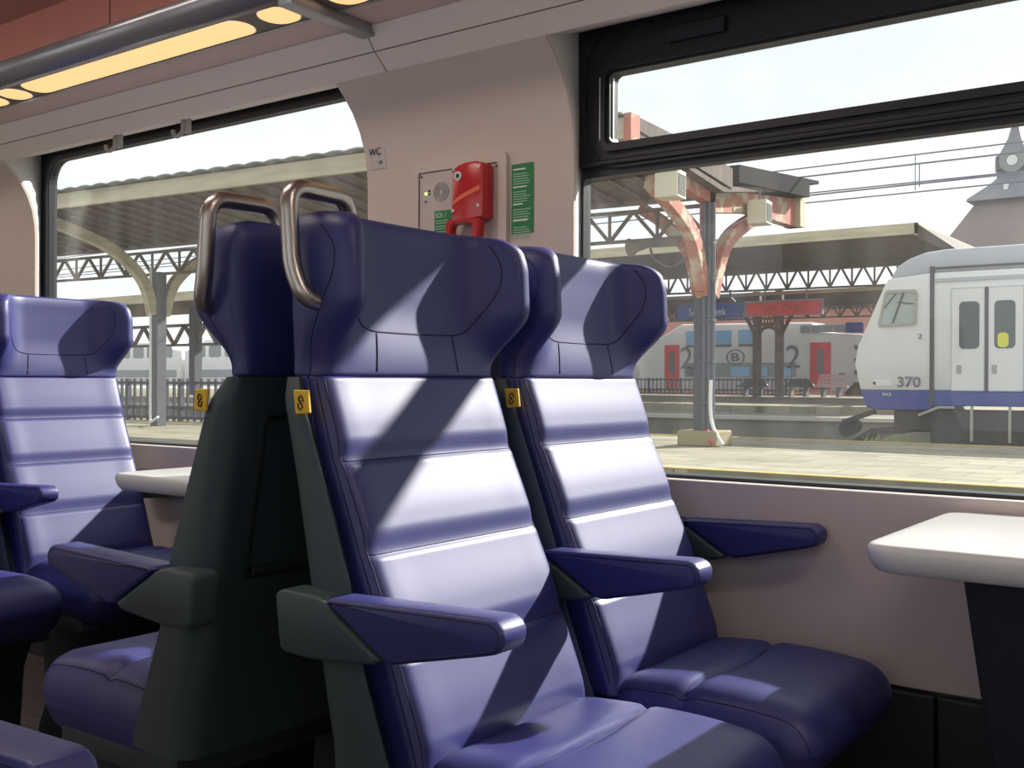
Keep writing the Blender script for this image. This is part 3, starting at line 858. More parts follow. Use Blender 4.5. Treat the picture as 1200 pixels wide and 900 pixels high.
for i in range(n + 1):
    x = CX0 + (CX1 - CX0) * i / n; q = g(x)
    secs.append([Vector((x, 13.36 + q, 4.50)), Vector((x, 13.45 + q, 4.50)), Vector((x, 13.45 + q, 4.80)), Vector((x, 13.36 + q, 4.80))])
loft(bm, secs); C_('fascia_board', bm, FASC)
bm = B(); m_ = 900; row = []
for i in range(m_ + 1):
    x = CX0 + (CX1 - CX0) * i / m_; q = g(x); w = .035 * abs(math.sin(PI * x / .46)) ** .8
    row.append([Vector((x, 13.20 + q, 4.83 + w)), Vector((x, 13.9 + q, 4.80 + w)), Vector((x, 13.9 + q, 4.78 + w)), Vector((x, 13.20 + q, 4.81 + w))])
loft(bm, row); C_('corrugated_edge', bm, CORR)
bm = B(); truss(bm, -52.0, -8.1, YC, 3.46, 3.98, 48, .055); C_('lattice_beam', bm, BROWNST)
# right-hand arm and flap
def arm(bm, x, y0, z0, y1, z1, mid, w=.22, t=.26):
    P = smooth_path([(x, y0, z0), mid, (x, y1, z1)], 8)
    for a, b in zip(P, P[1:]): bar(bm, a, b, w, t)
bm = B()
prism(bm, [(16.6, 3.85), (16.6, 4.32), (18.2, 4.40), (20.5, 4.62), (20.5, 4.05), (19.2, 4.05), (18.2, 4.05)], 'x', -8.2, -8.0)
arm(bm, -8.1, 16.75, 2.45, 18.8, 4.10, (-8.1, 17.35, 3.45), .20, .22)
prism(bm, [(16.6, 4.0), (16.6, 4.32), (13.5, 4.72), (13.5, 4.35)], 'x', -8.2, -8.0)
arm(bm, -8.1, 16.45, 2.45, 14.6, 4.10, (-8.1, 15.95, 3.45), .20, .22)
P = smooth_path([(-8.25, 16.6, 2.45), (-8.45, 16.6, 3.2), (-8.95, 16.6, 3.75), (-9.4, 16.6, 4.05)], 6)
for a, b in zip(P, P[1:]): bar(bm, a, b, .16, .2)
bar(bm, (-8.1, 16.6, 2.4), (-8.1, 16.6, 4.2), .20, .20)
C_('rusty_bracket', bm, RUSTM, lab='peeling rust red curved bracket')
bm = B(); prism(bm, [(17.1, 4.42), (17.1, 4.72), (20.9, 5.02), (20.9, 4.95), (20.4, 4.90), (20.4, 4.62)], 'x', -8.3, -7.75)
C_('slate_flap', bm, SLATE)
bm = B(); prism(bm, [(13.5, 4.68), (16.9, 4.28), (16.9, 4.62), (15.2, 4.78), (13.5, 4.86)], 'x', -8.0, -7.78); C_('end_boards', bm, ROOFU)
bm = B(); box(bm, -7.82, -7.70, 13.3, 13.56, 4.45, 4.84); C_('eave_end_plate', bm, RUSTM)
bm = B(); prism(bm, [(20.3, 4.05), (20.55, 4.05), (20.55, 4.7), (20.3, 4.68)], 'x', -8.24, -7.9); C_('arm_end_plate', bm, FASC)
bm = B()
box(bm, -8.30, -8.12, YC - .12, YC + .12, ZP + .25, 3.2, .01, 1)
C_('column', bm, GPOST)
bm = B()
for dx, r in ((-.075, .05), (.02, .05), (.09, .035)):
    tube(bm, [(-8.02 + dx, YC - .12, ZP + .1), (-8.02 + dx, YC - .12, 4.0)], r, 10)
for z in (.6, 1.3, 2.0, 2.7, 3.3): box(bm, -8.16, -7.90, YC - .19, YC - .05, z, z + .03)
C_('cable_pipes', bm, GPIPE, sm=True)
bm = B(); box(bm, -8.50, -7.78, YC - .32, YC + .32, ZP, ZP + .26, .02, 1); C_('column_base', bm, mat('yellowed_concrete', (0.33, 0.28, 0.16), .9))
bm = B(); box(bm, -8.235, -8.155, YC - .128, YC - .118, 2.40, 2.50); C_('yellow_plate', bm, WOODT)
bm = B(); tube(bm, smooth_path([(-7.93, YC - .2, 1.0), (-7.925, YC - .22, .5), (-7.86, YC - .24, .2), (-7.66, YC - .3, ZP + .04)], 8), .032, 8); C_('cable_guard', bm, PRINTW, sm=True)
bm = B(); tube(bm, smooth_path([(-7.985, YC - .24, .15), (-7.94, YC - .26, .05), (-7.84, YC - .3, ZP + .04)], 8), .05, 8); C_('red_cable_guard', bm, REDW, sm=True)
# second column further left
x = -21.6; yc = YC + g(x)
bm = B(); box(bm, x - .13, x + .13, yc - .13, yc + .13, ZP, 3.5, .01, 1); C_('column', bm, GPOST)
bm = B()
for s, z1 in ((-1, 4.45), (1, 4.4)):
    P = smooth_path([(x, yc + s * .15, 2.5), (x, yc + s * .45, 3.3), (x, yc + s * 1.3, 3.95), (x, yc + s * 2.6, 4.35)], 8)
    for a, b in zip(P, P[1:]): bar(bm, a, b, .2, .22)
C_('curved_bracket', bm, FASC)
bm = B(); tube(bm, [(x + .05, yc - .25, 3.6), (x + .05, yc - .25, .05), (x + .25, yc - .4, -.02), (x + .7, yc - .5, .12)], .03, 8); C_('white_pipe', bm, PRINTW, sm=True)
x = -35
yc = YC + g(x)
bm = B(); box(bm, x - .16, x + .16, yc - .16, yc + .16, ZP, 3.5); C_('column', bm, GPOST)
# cream boxes hanging under the canopy
for (x, y, z, w, h, lab) in ((-7.70, 14.5, 3.76, .37, .42, 'cream louvred box under the canopy, left of the rusty bracket'), (-7.76, 18.0, 3.79, .35, .42, 'cream louvred box hanging from the right arm of the rusty bracket')):
    t = thing('louvred_box', lab, 'loudspeaker', (x, y, z), math.radians(8), 'cream boxes under the canopy')
    obj('case', box(B(), -w / 2, w / 2, -.2, .2, 0, h, .015, 2), CREAM, t)
    bm = B()
    for k in range(9): box(bm, w / 2 - .01, w / 2 + .012, -.165, .165, .05 + k * (h - .1) / 9, .05 + k * (h - .1) / 9 + .022)
    obj('louvres', bm, LOUV, t)
    bm = B(); tube(bm, [(0, 0, h - .01), (0, 0, h + .22)], .018, 8); obj('hanger', bm, LOUV, t)
# horn loudspeaker on the lattice beam
bm = B()
bar(bm, (-8.5, 16.3, 3.35), (-9.2, 16.2, 3.35), .1, .12)
tube(bm, [(-9.15, 16.35, 3.36), (-9.35, 16.35, 3.34), (-9.48, 16.35, 3.33)], [.07, .1, .17], 12)
tube(bm, smooth_path([(-8.4, 16.45, 3.1), (-8.7, 16.4, 2.95), (-9.0, 16.4, 3.1), (-9.1, 16.4, 3.3)], 6), .02, 6)
tag(obj('horn_speaker', bm, BROWNST, smooth=True), 'old horn loudspeaker on a curved arm left of the rusty column', 'loudspeaker')

# ---- canopy further back
YB = 36
cb = thing('platform_canopy', 'long brown canopy with dark underside further back behind the second platform', 'canopy', (-15, 45, .3))
def D_(name, bm, m, sm=False, par=cb, off=(-15, 45, .3)):
    for v in bm.verts: v.co -= Vector(off)
    return obj(name, bm, m, par, smooth=sm)
bm = B(); prism(bm, [(36.0, 5.95), (46.5, 5.95), (46.5, 6.10), (36.0, 6.18)], 'x', -34, -10.1); D_('roof_deck', bm, ROOFU)
bm = B(); prism(bm, [(35.9, 5.84), (36.0, 5.84), (36.0, 6.20), (35.9, 6.20)], 'x', -34, -10.0); prism(bm, [(35.9, 5.80), (46.5, 5.80), (46.5, 6.18), (35.9, 6.20)], 'x', -10.1, -10.0)
D_('fascia_board', bm, FASC)
bm = B(); prism(bm, [(-10.05, 6.19), (-8.6, 5.1), (-8.6, 4.95), (-10.05, 5.75)], 'y', 36.0, 46.5); D_('hipped_end', bm, ROOFU)
bm = B(); truss(bm, -33, -9.5, 44.8, 4.95, 5.80, 26, .08); D_('lattice_beam', bm, BROWNST)
bm = B(); box(bm, -33, -9.5, 44.7, 44.9, 4.80, 4.95); D_('lower_boom', bm, FASC)
for cx in (-19.5, -18.45, -28.6, -11.2):
    bm = B(); box(bm, cx - .16, cx + .16, 44.85, 45.15, .3, 5.0, .02, 1); D_('column', bm, BROWNST)
bm = B()
P = [(-19.35 + .78 * (1 - math.cos(PI * k / 12)) / 2, 45, 3.15 + .25 * math.sin(PI * k / 12)) for k in range(13)]
for a, b in zip(P, P[1:]): bar(bm, a, b, .10, .14)
box(bm, -19.4, -18.5, 44.95, 45.05, 3.45, 3.60); box(bm, -19.4, -18.5, 44.95, 45.05, 3.95, 4.10)
for k in range(6): bar(bm, (-19.35 + k * .15, 45, 3.5), (-19.2 + k * .15, 45, 4.05), .05)
for s in (-1, 1):
    P = smooth_path([(-18.97 + s * .6, 45, 3.0), (-18.97 + s * .9, 45, 3.6), (-18.97 + s * 1.3, 45, 4.2), (-18.97 + s * 1.9, 45, 4.85)], 6)
    for a, b in zip(P, P[1:]): bar(bm, a, b, .12, .14)
D_('arched_bracket', bm, BROWNST)
for cx in (-28.6, -11.2):
    bm = B()
    for s in (-1, 1):
        P = smooth_path([(cx + s * .15, 45, 3.2), (cx + s * .4, 45, 4.1), (cx + s * 1.3, 45, 4.85)], 6)
        for a, b in zip(P, P[1:]): bar(bm, a, b, .2, .2)
    D_('column_bracket', bm, BROWNST)
# third canopy with long truss, behind
cc = thing('platform_canopy', 'dark rear canopy with lattice truss directly above the white double-deck train', 'canopy', (-25, 49, .3))
bm = B(); prism(bm, [(46.8, 4.60), (52.5, 4.60), (52.5, 5.20), (46.8, 5.08)], 'x', -33.5, -8); D_('roof_deck', bm, ROOFU, par=cc, off=(-25, 49, .3))
bm = B(); truss(bm, -33.5, -8, 49.5, 3.98, 4.55, 34, .07); D_('lattice_beam', bm, BROWNST, par=cc, off=(-25, 49, .3))
# left distant canopy
cd = thing('platform_canopy', 'far canopy with pale edge seen low through the left window', 'canopy', (-60, 36, .3))
def E_(name, bm, m, sm=False):
    for v in bm.verts: v.co -= Vector((-60, 36, .3))
    return obj(name, bm, m, cd, smooth=sm)
bm = B(); prism(bm, [(33.0, 5.0), (41, 5.0), (41, 5.2), (33, 5.3)], 'x', -110, -36); E_('roof_deck', bm, ROOFU)
bm = B(); prism(bm, [(32.9, 4.9), (33.0, 4.9), (33.0, 5.35), (32.9, 5.35)], 'x', -110, -36); E_('fascia_board', bm, FASC)
bm = B()
dx = 1.9
for i in range(38):
    a = -108 + i * dx
    for p, q in (((a, 37, 2.9), (a + dx, 37, 2.9)), ((a, 37, 4.0), (a + dx, 37, 4.0)), ((a, 37, 2.9), (a + dx / 2, 37, 4.0)), ((a + dx / 2, 37, 4.0), (a + dx, 37, 2.9))): bar(bm, p, q, .16)
E_('lattice_beam', bm, BROWNST)
for cx in (-95, -72, -49, -38):
    bm = B(); box(bm, cx - .25, cx + .25, 36.7, 37.2, -.1, 5.0); E_('column', bm, GPOST)

# ---- station name signs
def station_sign(x0, x1, z0, z1, y, m, txt, tm, label, edge):
    t = thing('station_sign', label, 'sign', ((x0 + x1) / 2, y, z0))
    off = Vector(((x0 + x1) / 2, y, z0))
    def P(name, bm, mm):
        for v in bm.verts: v.co -= off
        return obj(name, bm, mm, t)
    bm = B(); box(bm, x0, x1, y, y + .14, z0, z1); P('sign_board', bm, m)
    bm = B(); ringplate(bm, rrect(x0 - .04, x1 + .04, z0 - .02, z1 + .06, .01), rrect(x0 + .02, x1 - .02, z0 + .02, z1 - .02, .01), y - .03, y + .12); P('sign_rim', bm, edge)
    bm = B()
    for x in (x0 + .25 * (x1 - x0), x0 + .8 * (x1 - x0)): box(bm, x - .03, x + .03, y + .04, y + .1, z1, z1 + .62)
    P('hangers', bm, edge)
    w = (x1 - x0); h = z1 - z0
    a = text('lettering', txt, tm, t, x0 + w * .20, x1 - w * .24, z0 + h * .22, z1 - h * .24, y - .01, .01, bold=.012); a.location = -off
    return t
station_sign(-23.05, -19.72, 3.80, 4.46, 44.0, SIGNB, 'Schaerbeek', PRINTW, 'dark blue station name sign with white lettering behind the steel column', GPIPE)
station_sign(-19.42, -16.02, 3.82, 4.42, 43.6, SIGNR, 'Train World', SIGNRL, 'red hanging sign with faded lettering right of the blue station sign', CORR)

# ---- fences and benches
def fence(x0, x1, y, z0, h, n, label, yf=lambda x: 0, group=None):
    t = thing('iron_fence', label, 'fence', ((x0 + x1) / 2, y + yf((x0 + x1) / 2), z0))
    off = Vector(t.location)
    bm = B()
    for k in range(n + 1):
        x = x0 + (x1 - x0) * k / n
        bar(bm, Vector((x, y + yf(x), z0)) - off, Vector((x, y + yf(x), z0 + h)) - off, .055 if k % 8 else .12)
    obj('fence_bars', bm, FENCE, t)
    bm = B()
    for zz in (z0 + h * .08, z0 + h * .9, z0 + h * .32): bar(bm, Vector((x0, y + yf(x0), zz)) - off, Vector((x1, y + yf(x1), zz)) - off, .07)
    obj('fence_rails', bm, FENCE, t)
    return t
fence(-28.5, -18.4, 48, .28, .86, 44, 'dark iron railing in front of the white double-deck train', )
fence(-48, -17.5, 18.9, ZP, 1.12, 120, 'dark railing along the platform seen through the left window', g)
def bench(x, label, m, back):
    t = thing('platform_bench', label, 'bench', (x, 46.4, .30))
    bm = B(); box(bm, -.7, .7, -.25, .25, .42, .50)
    obj('bench_seat', bm, m, t)
    if back:
        bm = B()
        for k in range(4): box(bm, -.75 + k * .05, .45 + k * .05, .2, .25, .5 + k * .13, .60 + k * .13)
        obj('bench_back', bm, m, t)
    else:
        bm = B(); prism(bm, [(-.65, .5), (.65, .5), (.4, .8), (-.4, .8)], 'y', .1, .25); obj('bench_back', bm, m, t)
    for s in (-.35, .35):
        bm = B(); box(bm, s - .06, s + .06, -.2, .2, 0, .42); obj('bench_leg', bm, GPIPE, t)
bench(-20.3, 'dark platform bench between the brown columns and the steel column', GPIPE, False)
bench(-18.1, 'dark platform bench left of the pale pink bench', GPIPE, False)
bench(-16.6, 'pale pink slatted bench in front of the red train door', mat('pink_bench', (.62, .42, .42), .6), True)
# hand rail on the stairs
bm = B()
for x in (-30.0, -27.9):
    bar(bm, (x - .9, 46.5, 1.25), (x + 1.0, 46.5, .45), .08)
    bar(bm, (x - .9, 46.5, .3), (x - .9, 46.5, 1.25), .08)
tag(obj('stair_handrail', bm, GPIPE), 'dark sloping stair handrails left of the steel column', 'handrail')

# ---- white double-deck train
YT = 53.5
dt = thing('double_deck_train', 'white double-deck train with red doors behind the station railing', 'train', (-22, YT, -.4))
def T_(name, bm, m, sm=False, lab=None):
    for v in bm.verts: v.co -= Vector((-22, YT, -.4))
    o = obj(name, bm, m, dt, smooth=sm)
    if lab: o['label'] = lab
    return o
def car(x0, x1):
    bm = B()
    prism(bm, [(x0, .45), (x1, .45), (x1, 3.35), (x1 - 2.6, 3.55), (x1 - 2.9, 4.05), (x0 + 2.7, 4.15), (x0 + 1.4, 3.45), (x0, 3.3)], 'y', YT, YT + 2.8, .10, 2)
    T_('train_body', bm, TRW, True)
car(-30.4, -17.3)
for k in range(5): car(-44.4 - k * 14, -30.8 - k * 14)
car(-16.9, -3)
def side_rect(name, x0, x1, z0, z1, m, r=.04, d=.02, lab=None):
    bm = B(); plate(bm, rrect(x0, x1, z0, z1, min(r, (x1 - x0) * .45, (z1 - z0) * .45), 4), YT - d, YT + .02)
    return T_(name, bm, m, lab=lab)
for x0, x1 in ((-28.72, -27.80), (-20.26, -19.16)):
    side_rect('train_door', x0, x1, .55, 3.0, TRRED, .04, .03, 'bright red door')
    c = (x0 + x1) / 2; side_rect('door_window', c - .16, c + .16, 1.40, 2.65, TRWIN, .12, .05)
for x0, x1 in ((-27.4, -24.65), (-24.25, -23.0), (-23.0, -21.9)):
    if x1 < -22.5:
        side_rect('upper_window', x0, x1, 2.98, 3.75, TRSKY, .05)
        side_rect('window_ledge', x0, x1, 2.86, 2.98, TRWIN, .02)
side_rect('lower_window_band', -27.5, -21.0, 1.20, 1.98, TRWINL, .05, .015)
for x0, x1 in ((-27.35, -25.9), (-24.7, -23.6), (-23.4, -22.6), (-22.2, -21.3)):
    side_rect('lower_window', x0, x1, 1.25, 1.75, TRSKY if x0 != -27.35 else TRWIN, .05, .03)
side_rect('roof_grille', -20.8, -18.4, 3.50, 3.92, TRROOF, .03, .02)
for k in range(4):
    bm = B(); box(bm, -20.75 + k * .6, -20.3 + k * .6, YT - .05, YT, 3.56, 3.85); T_('grille_slot', bm, TRWINL)
side_rect('roof_panel', -18.4, -17.5, 3.45, 3.98, TRBLUE, .03, .04)
for z in (2.72, 2.05, 1.45): side_rect('gangway_fitting', -17.95, -17.8, z - .12, z + .12, TRLET, .05, .04)
side_rect('marker_box', -18.75, -18.45, 1.25, 1.42, TRLET, .02, .03)
for x0, x1 in ((-27.72, -27.0), (-21.55, -20.80)):
    a = text('class_number', '2', TRLET, dt, x0, x1, 1.68, 2.88, YT - .01, .02); a.location = (22, -YT, .4)
bm = B(); ringdisc(bm, (-24.42, 2.28), .37, .43, YT - .03, YT, 36, 1.25); T_('logo_ring', bm, TRLET)
a = text('logo_letter', 'B', TRLET, dt, -24.66, -24.18, 2.06, 2.52, YT - .01, .02, bold=.03); a.location = (22, -YT, .4)
bm = B(); prism(bm, [(-18.4, -.2), (-18.4, .45), (-17.9, .95), (-17.0, .95), (-16.6, .45), (-16.6, -.2)], 'y', YT - .05, YT + .4); T_('bogie', bm, BOGIE)
# upper windows of the far cars seen through the left window
for k in range(5):
    for j in range(6):
        x0 = -43.2 - k * 14 + j * 1.95
        bm = B(); plate(bm, rrect(x0, x0 + 1.5, 2.75, 3.65, .2, 4), YT - .02, YT + .02); T_('upper_window', bm, TRWINL)
    bm = B(); plate(bm, rrect(-43.6 - k * 14, -31.4 - k * 14, 1.15, 1.75, .1, 4), YT - .02, YT + .02); T_('lower_window_band', bm, TRWINL)

# ---- grey and blue train no. 370
YR = 22.4
rt = thing('railcar', 'pale grey train with a blue lower band and sloping nose numbered 370, at right', 'train', (-4, YR, -.75))
def R_(name, bm, m, sm=False, lab=None):
    for v in bm.verts: v.co -= Vector((-4, YR, -.75))
    o = obj(name, bm, m, rt, smooth=sm)
    if lab: o['label'] = lab
    return o
bm = B()
nose = [(-7.40, .80), (-7.52, 1.38), (-7.45, 1.74), (-7.10, 2.54), (-6.90, 3.0), (-6.82, 3.12), (-5.95, 3.20), (14, 3.20), (14, .80)]
prism(bm, nose, 'y', YR, YR + 2.8, .05, 2); R_('car_body', bm, TRG, True)
bm = B()
prism(bm, [(-6.80, 3.12), (-6.66, 3.36), (-6.45, 3.50), (-6.1, 3.62), (-5.7, 3.66), (14, 3.70), (14, 3.20), (-5.95, 3.20)], 'y', YR + .05, YR + 2.75, .05, 2); R_('car_roof', bm, TRROOF, True)
bm = B(); prism(bm, [(-7.39, .80), (-7.26, .45), (-7.05, .40), (-6.0, .40), (-5.9, .50), (14, .50), (14, .80)], 'y', YR - .01, YR + 2.8, .02, 1); R_('blue_skirt', bm, TRBLUE)
bm = B(); box(bm, -5.98, -5.90, YR - .03, YR + .1, .52, 3.32); box(bm, -4.935, -4.875, YR - .03, YR + .1, .80, 2.86); R_('body_gap', bm, SEAMG)
bm = B(); box(bm, -5.88, 14, YR - .025, YR + .1, 3.00, 3.07); R_('roof_gutter', bm, TRROOF)
bm = B(); prism(bm, [(-5.88, 3.30), (14, 3.30), (14, 3.26), (-5.88, 3.26)], 'y', YR + .0, YR + .08); R_('gutter_line', bm, SEAMG)
# cab window
cw = [(-7.00, 2.12), (-6.27, 2.14), (-6.24, 2.18), (-6.22, 2.80), (-6.27, 2.87), (-6.83, 2.88), (-6.88, 2.84), (-7.02, 2.2)]
ci = [(-6.94, 2.18), (-6.30, 2.20), (-6.29, 2.22), (-6.29, 2.78), (-6.31, 2.81), (-6.80, 2.82), (-6.83, 2.80), (-6.96, 2.24)]
bm = B(); ringplate(bm, cw, ci, YR - .03, YR + .02); R_('cab_window_frame', bm, COPE)
bm = B(); plate(bm, ci, YR - .012, YR + .01); R_('cab_window', bm, mat('cab_glass', (.42, .50, .48), .1))
bm = B(); bar(bm, (-6.72, YR - .02, 2.19), (-6.50, YR - .02, 2.82), .03); bar(bm, (-6.62, YR - .02, 2.62), (-6.30, YR - .02, 2.58), .02); bar(bm, (-6.9, YR - .02, 2.5), (-6.66, YR - .02, 2.8), .02); R_('window_bars', bm, TRWIN)
def r_rect(name, x0, x1, z0, z1, m, r=.03, d=.02, lab=None):
    bm = B(); plate(bm, rrect(x0, x1, z0, z1, r, 5), YR - d, YR + .02); return R_(name, bm, m, lab=lab)
for x0, x1 in ((-5.56, -4.95), (-4.86, -4.24), (1.2, 1.85), (1.95, 2.6)):
    r_rect('door_leaf', x0, x1, .82, 2.84, TRG, .02, .022)
    bm = B(); ringplate(bm, rrect(x0 - .012, x1 + .012, .80, 2.86, .03, 5), rrect(x0 + .005, x1 - .005, .82, 2.84, .02, 5), YR - .024, YR); R_('door_seal', bm, TRROOF)
    c = (x0 + x1) / 2 + (.03 if x0 < -5 else -.02)
    r_rect('door_window', c - .19, c + .19, 1.64, 2.58, TRWIN, .09, .03)
    r_rect('door_button', c - .24, c - .14, 1.14, 1.32, COPE, .02, .03)
r_rect('yellow_interior_pole', -4.70, -4.50, 1.66, 1.95, WOODT, .08, .034)
for k in range(5):
    if k != 2: r_rect('side_window', -3.7 + k * 1.7 - (0 if k < 3 else -.1), -2.3 + k * 1.7, 1.7, 2.55, TRWIN, .08, .02)
for s_, x0, x1, z0, z1 in (('370', -6.62, -6.16, .87, 1.09), ('2', -6.22, -6.13, 1.86, 1.96)):
    a = text('number_%s' % ('plate' if s_ == '370' else 'mark'), s_, TRLET, rt, x0, x1, z0, z1, YR - .012, .01, bold=.02 if s_ == '370' else 0); a.location = (4, -YR, .75)
r_rect('number_label', -7.14, -6.76, .90, 1.0, PRINTW, .01, .02); r_rect('label_mark', -7.12, -7.06, .92, .98, INK, .005, .025)
a = text('skirt_lettering', 'SNCB', PRINTW, rt, -6.92, -6.74, .69, .75, YR - .022, .01); a.location = (4, -YR, .75)
# running gear
bm = B()
box(bm, -6.75, -5.9, YR + .15, YR + 2.6, -.05, .42, .05, 1)
prism(bm, [(-6.0, -.35), (-6.0, .15), (-5.4, .42), (-4.0, .42), (-3.4, .15), (-3.4, -.35)], 'y', YR + .1, YR + .3, .03, 1)
box(bm, -3.2, 14, YR + .2, YR + 2.6, -.3, .5)
R_('underframe', bm, BOGIE)
for wx in (-5.55, -4.75, 9.0, 10.2):
    bm = B(); disc(bm, (wx, -.28), .42, YR + .02, YR + .18, 28); R_('wheel', bm, BOGIE)
    bm = B(); disc(bm, (wx, -.28), .12, YR - .03, YR + .03, 16); R_('axle_box', bm, BOGIE)
bm = B(); prism(bm, [(-7.75, -.35), (-7.2, .0), (-6.4, .0), (-6.6, -.10), (-7.2, -.12)], 'y', YR + .1, YR + 2.6); bar(bm, (-7.2, YR + .4, .35), (-7.9, YR + .4, .1), .1); R_('snow_plough', bm, BOGIE)
bm = B(); bar(bm, (-6.2, YR - .02, .30), (-5.8, YR - .02, .47), .05); bar(bm, (-5.8, YR - .02, .47), (-5.5, YR - .02, .47), .05); box(bm, -5.2, -5.15, YR - .03, YR + .02, -.2, .5); box(bm, -4.5, -4.45, YR - .03, YR + .02, -.2, .5)
R_('step_frame', bm, COPE)
bm = B(); 
for k in range(3): disc(bm, (-7.75 - k * .16, .02 - .05 * k), .17, YR + .5 + k * .3, YR + .7 + k * .3, 18)
R_('buffer', bm, BOGIE)

# ---- station tower
tw = thing('clock_tower', 'pointed slate church-like tower behind the grey train at right', 'tower', (-21.6, 110, 12))
def W_(name, bm, m, sm=False):
    for v in bm.verts: v.co -= Vector((-21.6, 110, 12))
    return obj(name, bm, m, tw, smooth=sm)
def sq(z, h): return [Vector((-21.6 - h, 110 - h, z)), Vector((-21.6 + h, 110 - h, z)), Vector((-21.6 + h, 110 + h, z)), Vector((-21.6 - h, 110 + h, z))]
bm = B(); loft(bm, [sq(18.4, 2.6), sq(14.0, 5.2), sq(11.5, 6.4)]); W_('main_roof', bm, TOWERB)
bm = B(); loft(bm, [sq(21.0, 1.25), sq(20.3, 1.4), sq(19.7, 1.9), sq(19.0, 2.7), sq(18.3, 3.5), sq(18.05, 3.6)]); W_('flared_roof', bm, TOWERM)
bm = B(); loft(bm, [sq(22.4, 1.25), sq(20.9, 1.25)]); W_('lantern', bm, TOWERM)
bm = B()
for s in (-1, 1):
    ringdisc(bm, (-21.6, 21.9), .55, 1.15, 110 - 1.6 if s < 0 else 110 + 1.3, 110 - 1.3 if s < 0 else 110 + 1.6, 24)
ringplate(bm, [(-1.3 + 110, 0)] * 0 + rrect(-22.95, -20.25, 20.9, 21.2, .05), rrect(-22.9, -20.3, 20.95, 21.15, .04), 108.5, 111.5)
W_('dormer_ring', bm, CORR)
bm = B(); disc(bm, (-21.6, 21.9), .5, 108.45, 108.7, 20); W_('round_opening', bm, PRINTW)
bm = B(); box(bm, -23.3, -22.6, 109.3, 110.7, 21.0, 22.5, .2, 2); W_('side_dormer', bm, TOWERM)
bm = B(); loft(bm, [sq(22.3, 1.5), sq(22.8, 1.1), sq(24.2, .55), sq(26.4, .05)]); W_('spire', bm, TOWERM)
bm = B(); box(bm, -22.1, -21.7, 107.3, 107.8, 18.9, 19.6); W_('roof_window', bm, PRINTW)
bm = B(); box(bm, -31, -10, 106, 116, -1, 11.6); W_('tower_base', bm, BRICK)
# roofs left of the tower / behind canopies
bm = B(); box(bm, -44, -10.5, 62, 66, 2.2, 5.4); box(bm, -43, -11.5, 63, 65, -.86, 2.3)
prism(bm, [(61.5, 5.3), (66.5, 5.3), (64, 6.1)], 'x', -44, -10.5)
tag(obj('brick_building', bm, BRICK), 'red brick building glimpsed through the lattice of the rear canopy', 'building')

# ---- overhead wires and their droppers
wires = [((-60, 26, 5.55), (25, 26, 5.75), 'lowest overhead wire of the near track'), ((-60, 26, 6.15), (25, 26, 6.15), 'carrying wire of the near track'),
         ((-60, 31, 6.35), (25, 31, 6.35), 'contact wire of the far track'), ((-60, 31, 7.35), (25, 31, 7.45), 'upper carrying wire of the far track'),
         ((-60, 31, 6.75), (25, 31, 6.55), 'middle wire of the far track'), ((-60, 22, 6.10), (25, 22, 6.35), 'highest wire near the grey train')]
for a, b, lab in wires:
    bm = B(); tube(bm, [a, b], .022, 6); tag(obj('overhead_wire', bm, WIREM), 'thin %s crossing the sky' % lab, 'wire')
for x, y, z0, z1, lab in ((-8.7, 31, 6.4, 7.4, 'left dropper'), (-10.8, 26, 5.6, 6.15, 'short dropper'), (-7.2, 26, 5.6, 6.15, 'right dropper')):
    bm = B(); tube(bm, [(x, y, z0), (x, y, z1)], .014, 6); tag(obj('wire_dropper', bm, WIREM), 'vertical %s joining two overhead wires' % lab, 'wire')

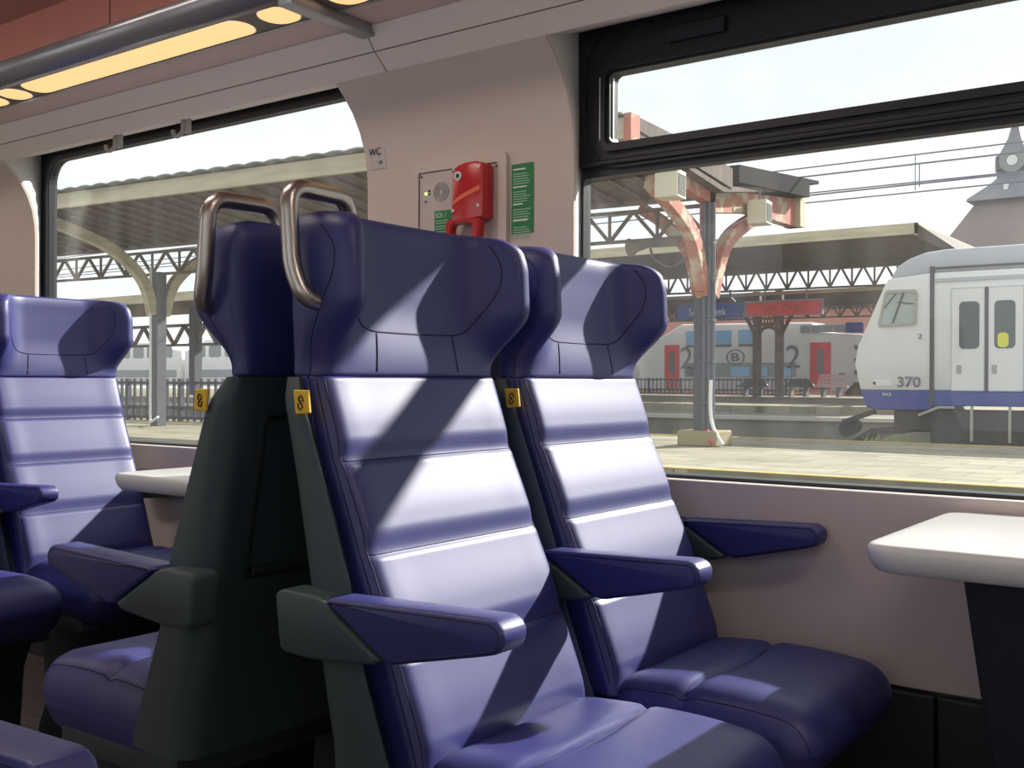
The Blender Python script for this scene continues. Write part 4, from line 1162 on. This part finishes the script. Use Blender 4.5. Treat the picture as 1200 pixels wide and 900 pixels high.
# ------------------------------------------------------------------ camera and light
F_PX = 1246.0
a = math.radians(36.4); ph = math.radians(-.19); ro = .00345
cam = bpy.data.cameras.new('camera'); co = bpy.data.objects.new('camera', cam); COL.objects.link(co)
cam.sensor_width = 36; cam.lens = 36 * F_PX / 1200; cam.clip_start = .05; cam.clip_end = 500
Fv = Vector((-math.sin(a) * math.cos(ph), math.cos(a) * math.cos(ph), math.sin(ph)))
R0 = Vector((math.cos(a), math.sin(a), 0)); U0 = R0.cross(Fv)
Rv = R0 * math.cos(ro) + U0 * math.sin(ro); Uv = U0 * math.cos(ro) - R0 * math.sin(ro)
M = Matrix((Rv, Uv, -Fv)).transposed().to_4x4(); M.translation = Vector((0, 0, .98))
co.matrix_world = M
S.camera = co

SUN = Vector((.39, 1.0, .64))
sd = bpy.data.lights.new('sun', 'SUN'); sd.energy = 11; sd.angle = math.radians(1.0); sd.color = (1.0, .95, .88)
so = bpy.data.objects.new('sun', sd); COL.objects.link(so)
so.rotation_euler = SUN.to_track_quat('Z', 'Y').to_euler(); so.location = (10, 30, 30)

w = bpy.data.worlds.new('sky'); S.world = w; w.use_nodes = True
nt = w.node_tree; N = nt.nodes; L = nt.links
bg = N['Background']; tc = N.new('ShaderNodeTexCoord'); mp = N.new('ShaderNodeMapping'); mp.inputs['Scale'].default_value = (1, 1, 3)
n1 = N.new('ShaderNodeTexNoise'); n1.inputs['Scale'].default_value = 2.0; n1.inputs['Detail'].default_value = 5
cr = N.new('ShaderNodeValToRGB'); cr.color_ramp.elements[0].position = .35; cr.color_ramp.elements[1].position = .7
cr.color_ramp.elements[0].color = (.78, .84, .87, 1); cr.color_ramp.elements[1].color = (.97, .985, .98, 1)
L.new(tc.outputs['Generated'], mp.inputs[0]); L.new(mp.outputs[0], n1.inputs['Vector']); L.new(n1.outputs['Fac'], cr.inputs[0]); L.new(cr.outputs[0], bg.inputs['Color'])
bg.inputs['Strength'].default_value = 1.25

vs = S.view_settings
vs.view_transform = 'Standard'; vs.look = 'None'; vs.gamma = 1; vs.use_curve_mapping = False; vs.exposure = 0.0
S.cycles.max_bounces = 8; S.cycles.diffuse_bounces = 4; S.cycles.transparent_max_bounces = 16
S.cycles.caustics_reflective = False; S.cycles.caustics_refractive = False
S.cycles.sample_clamp_indirect = 6
S.cycles.use_denoising = True
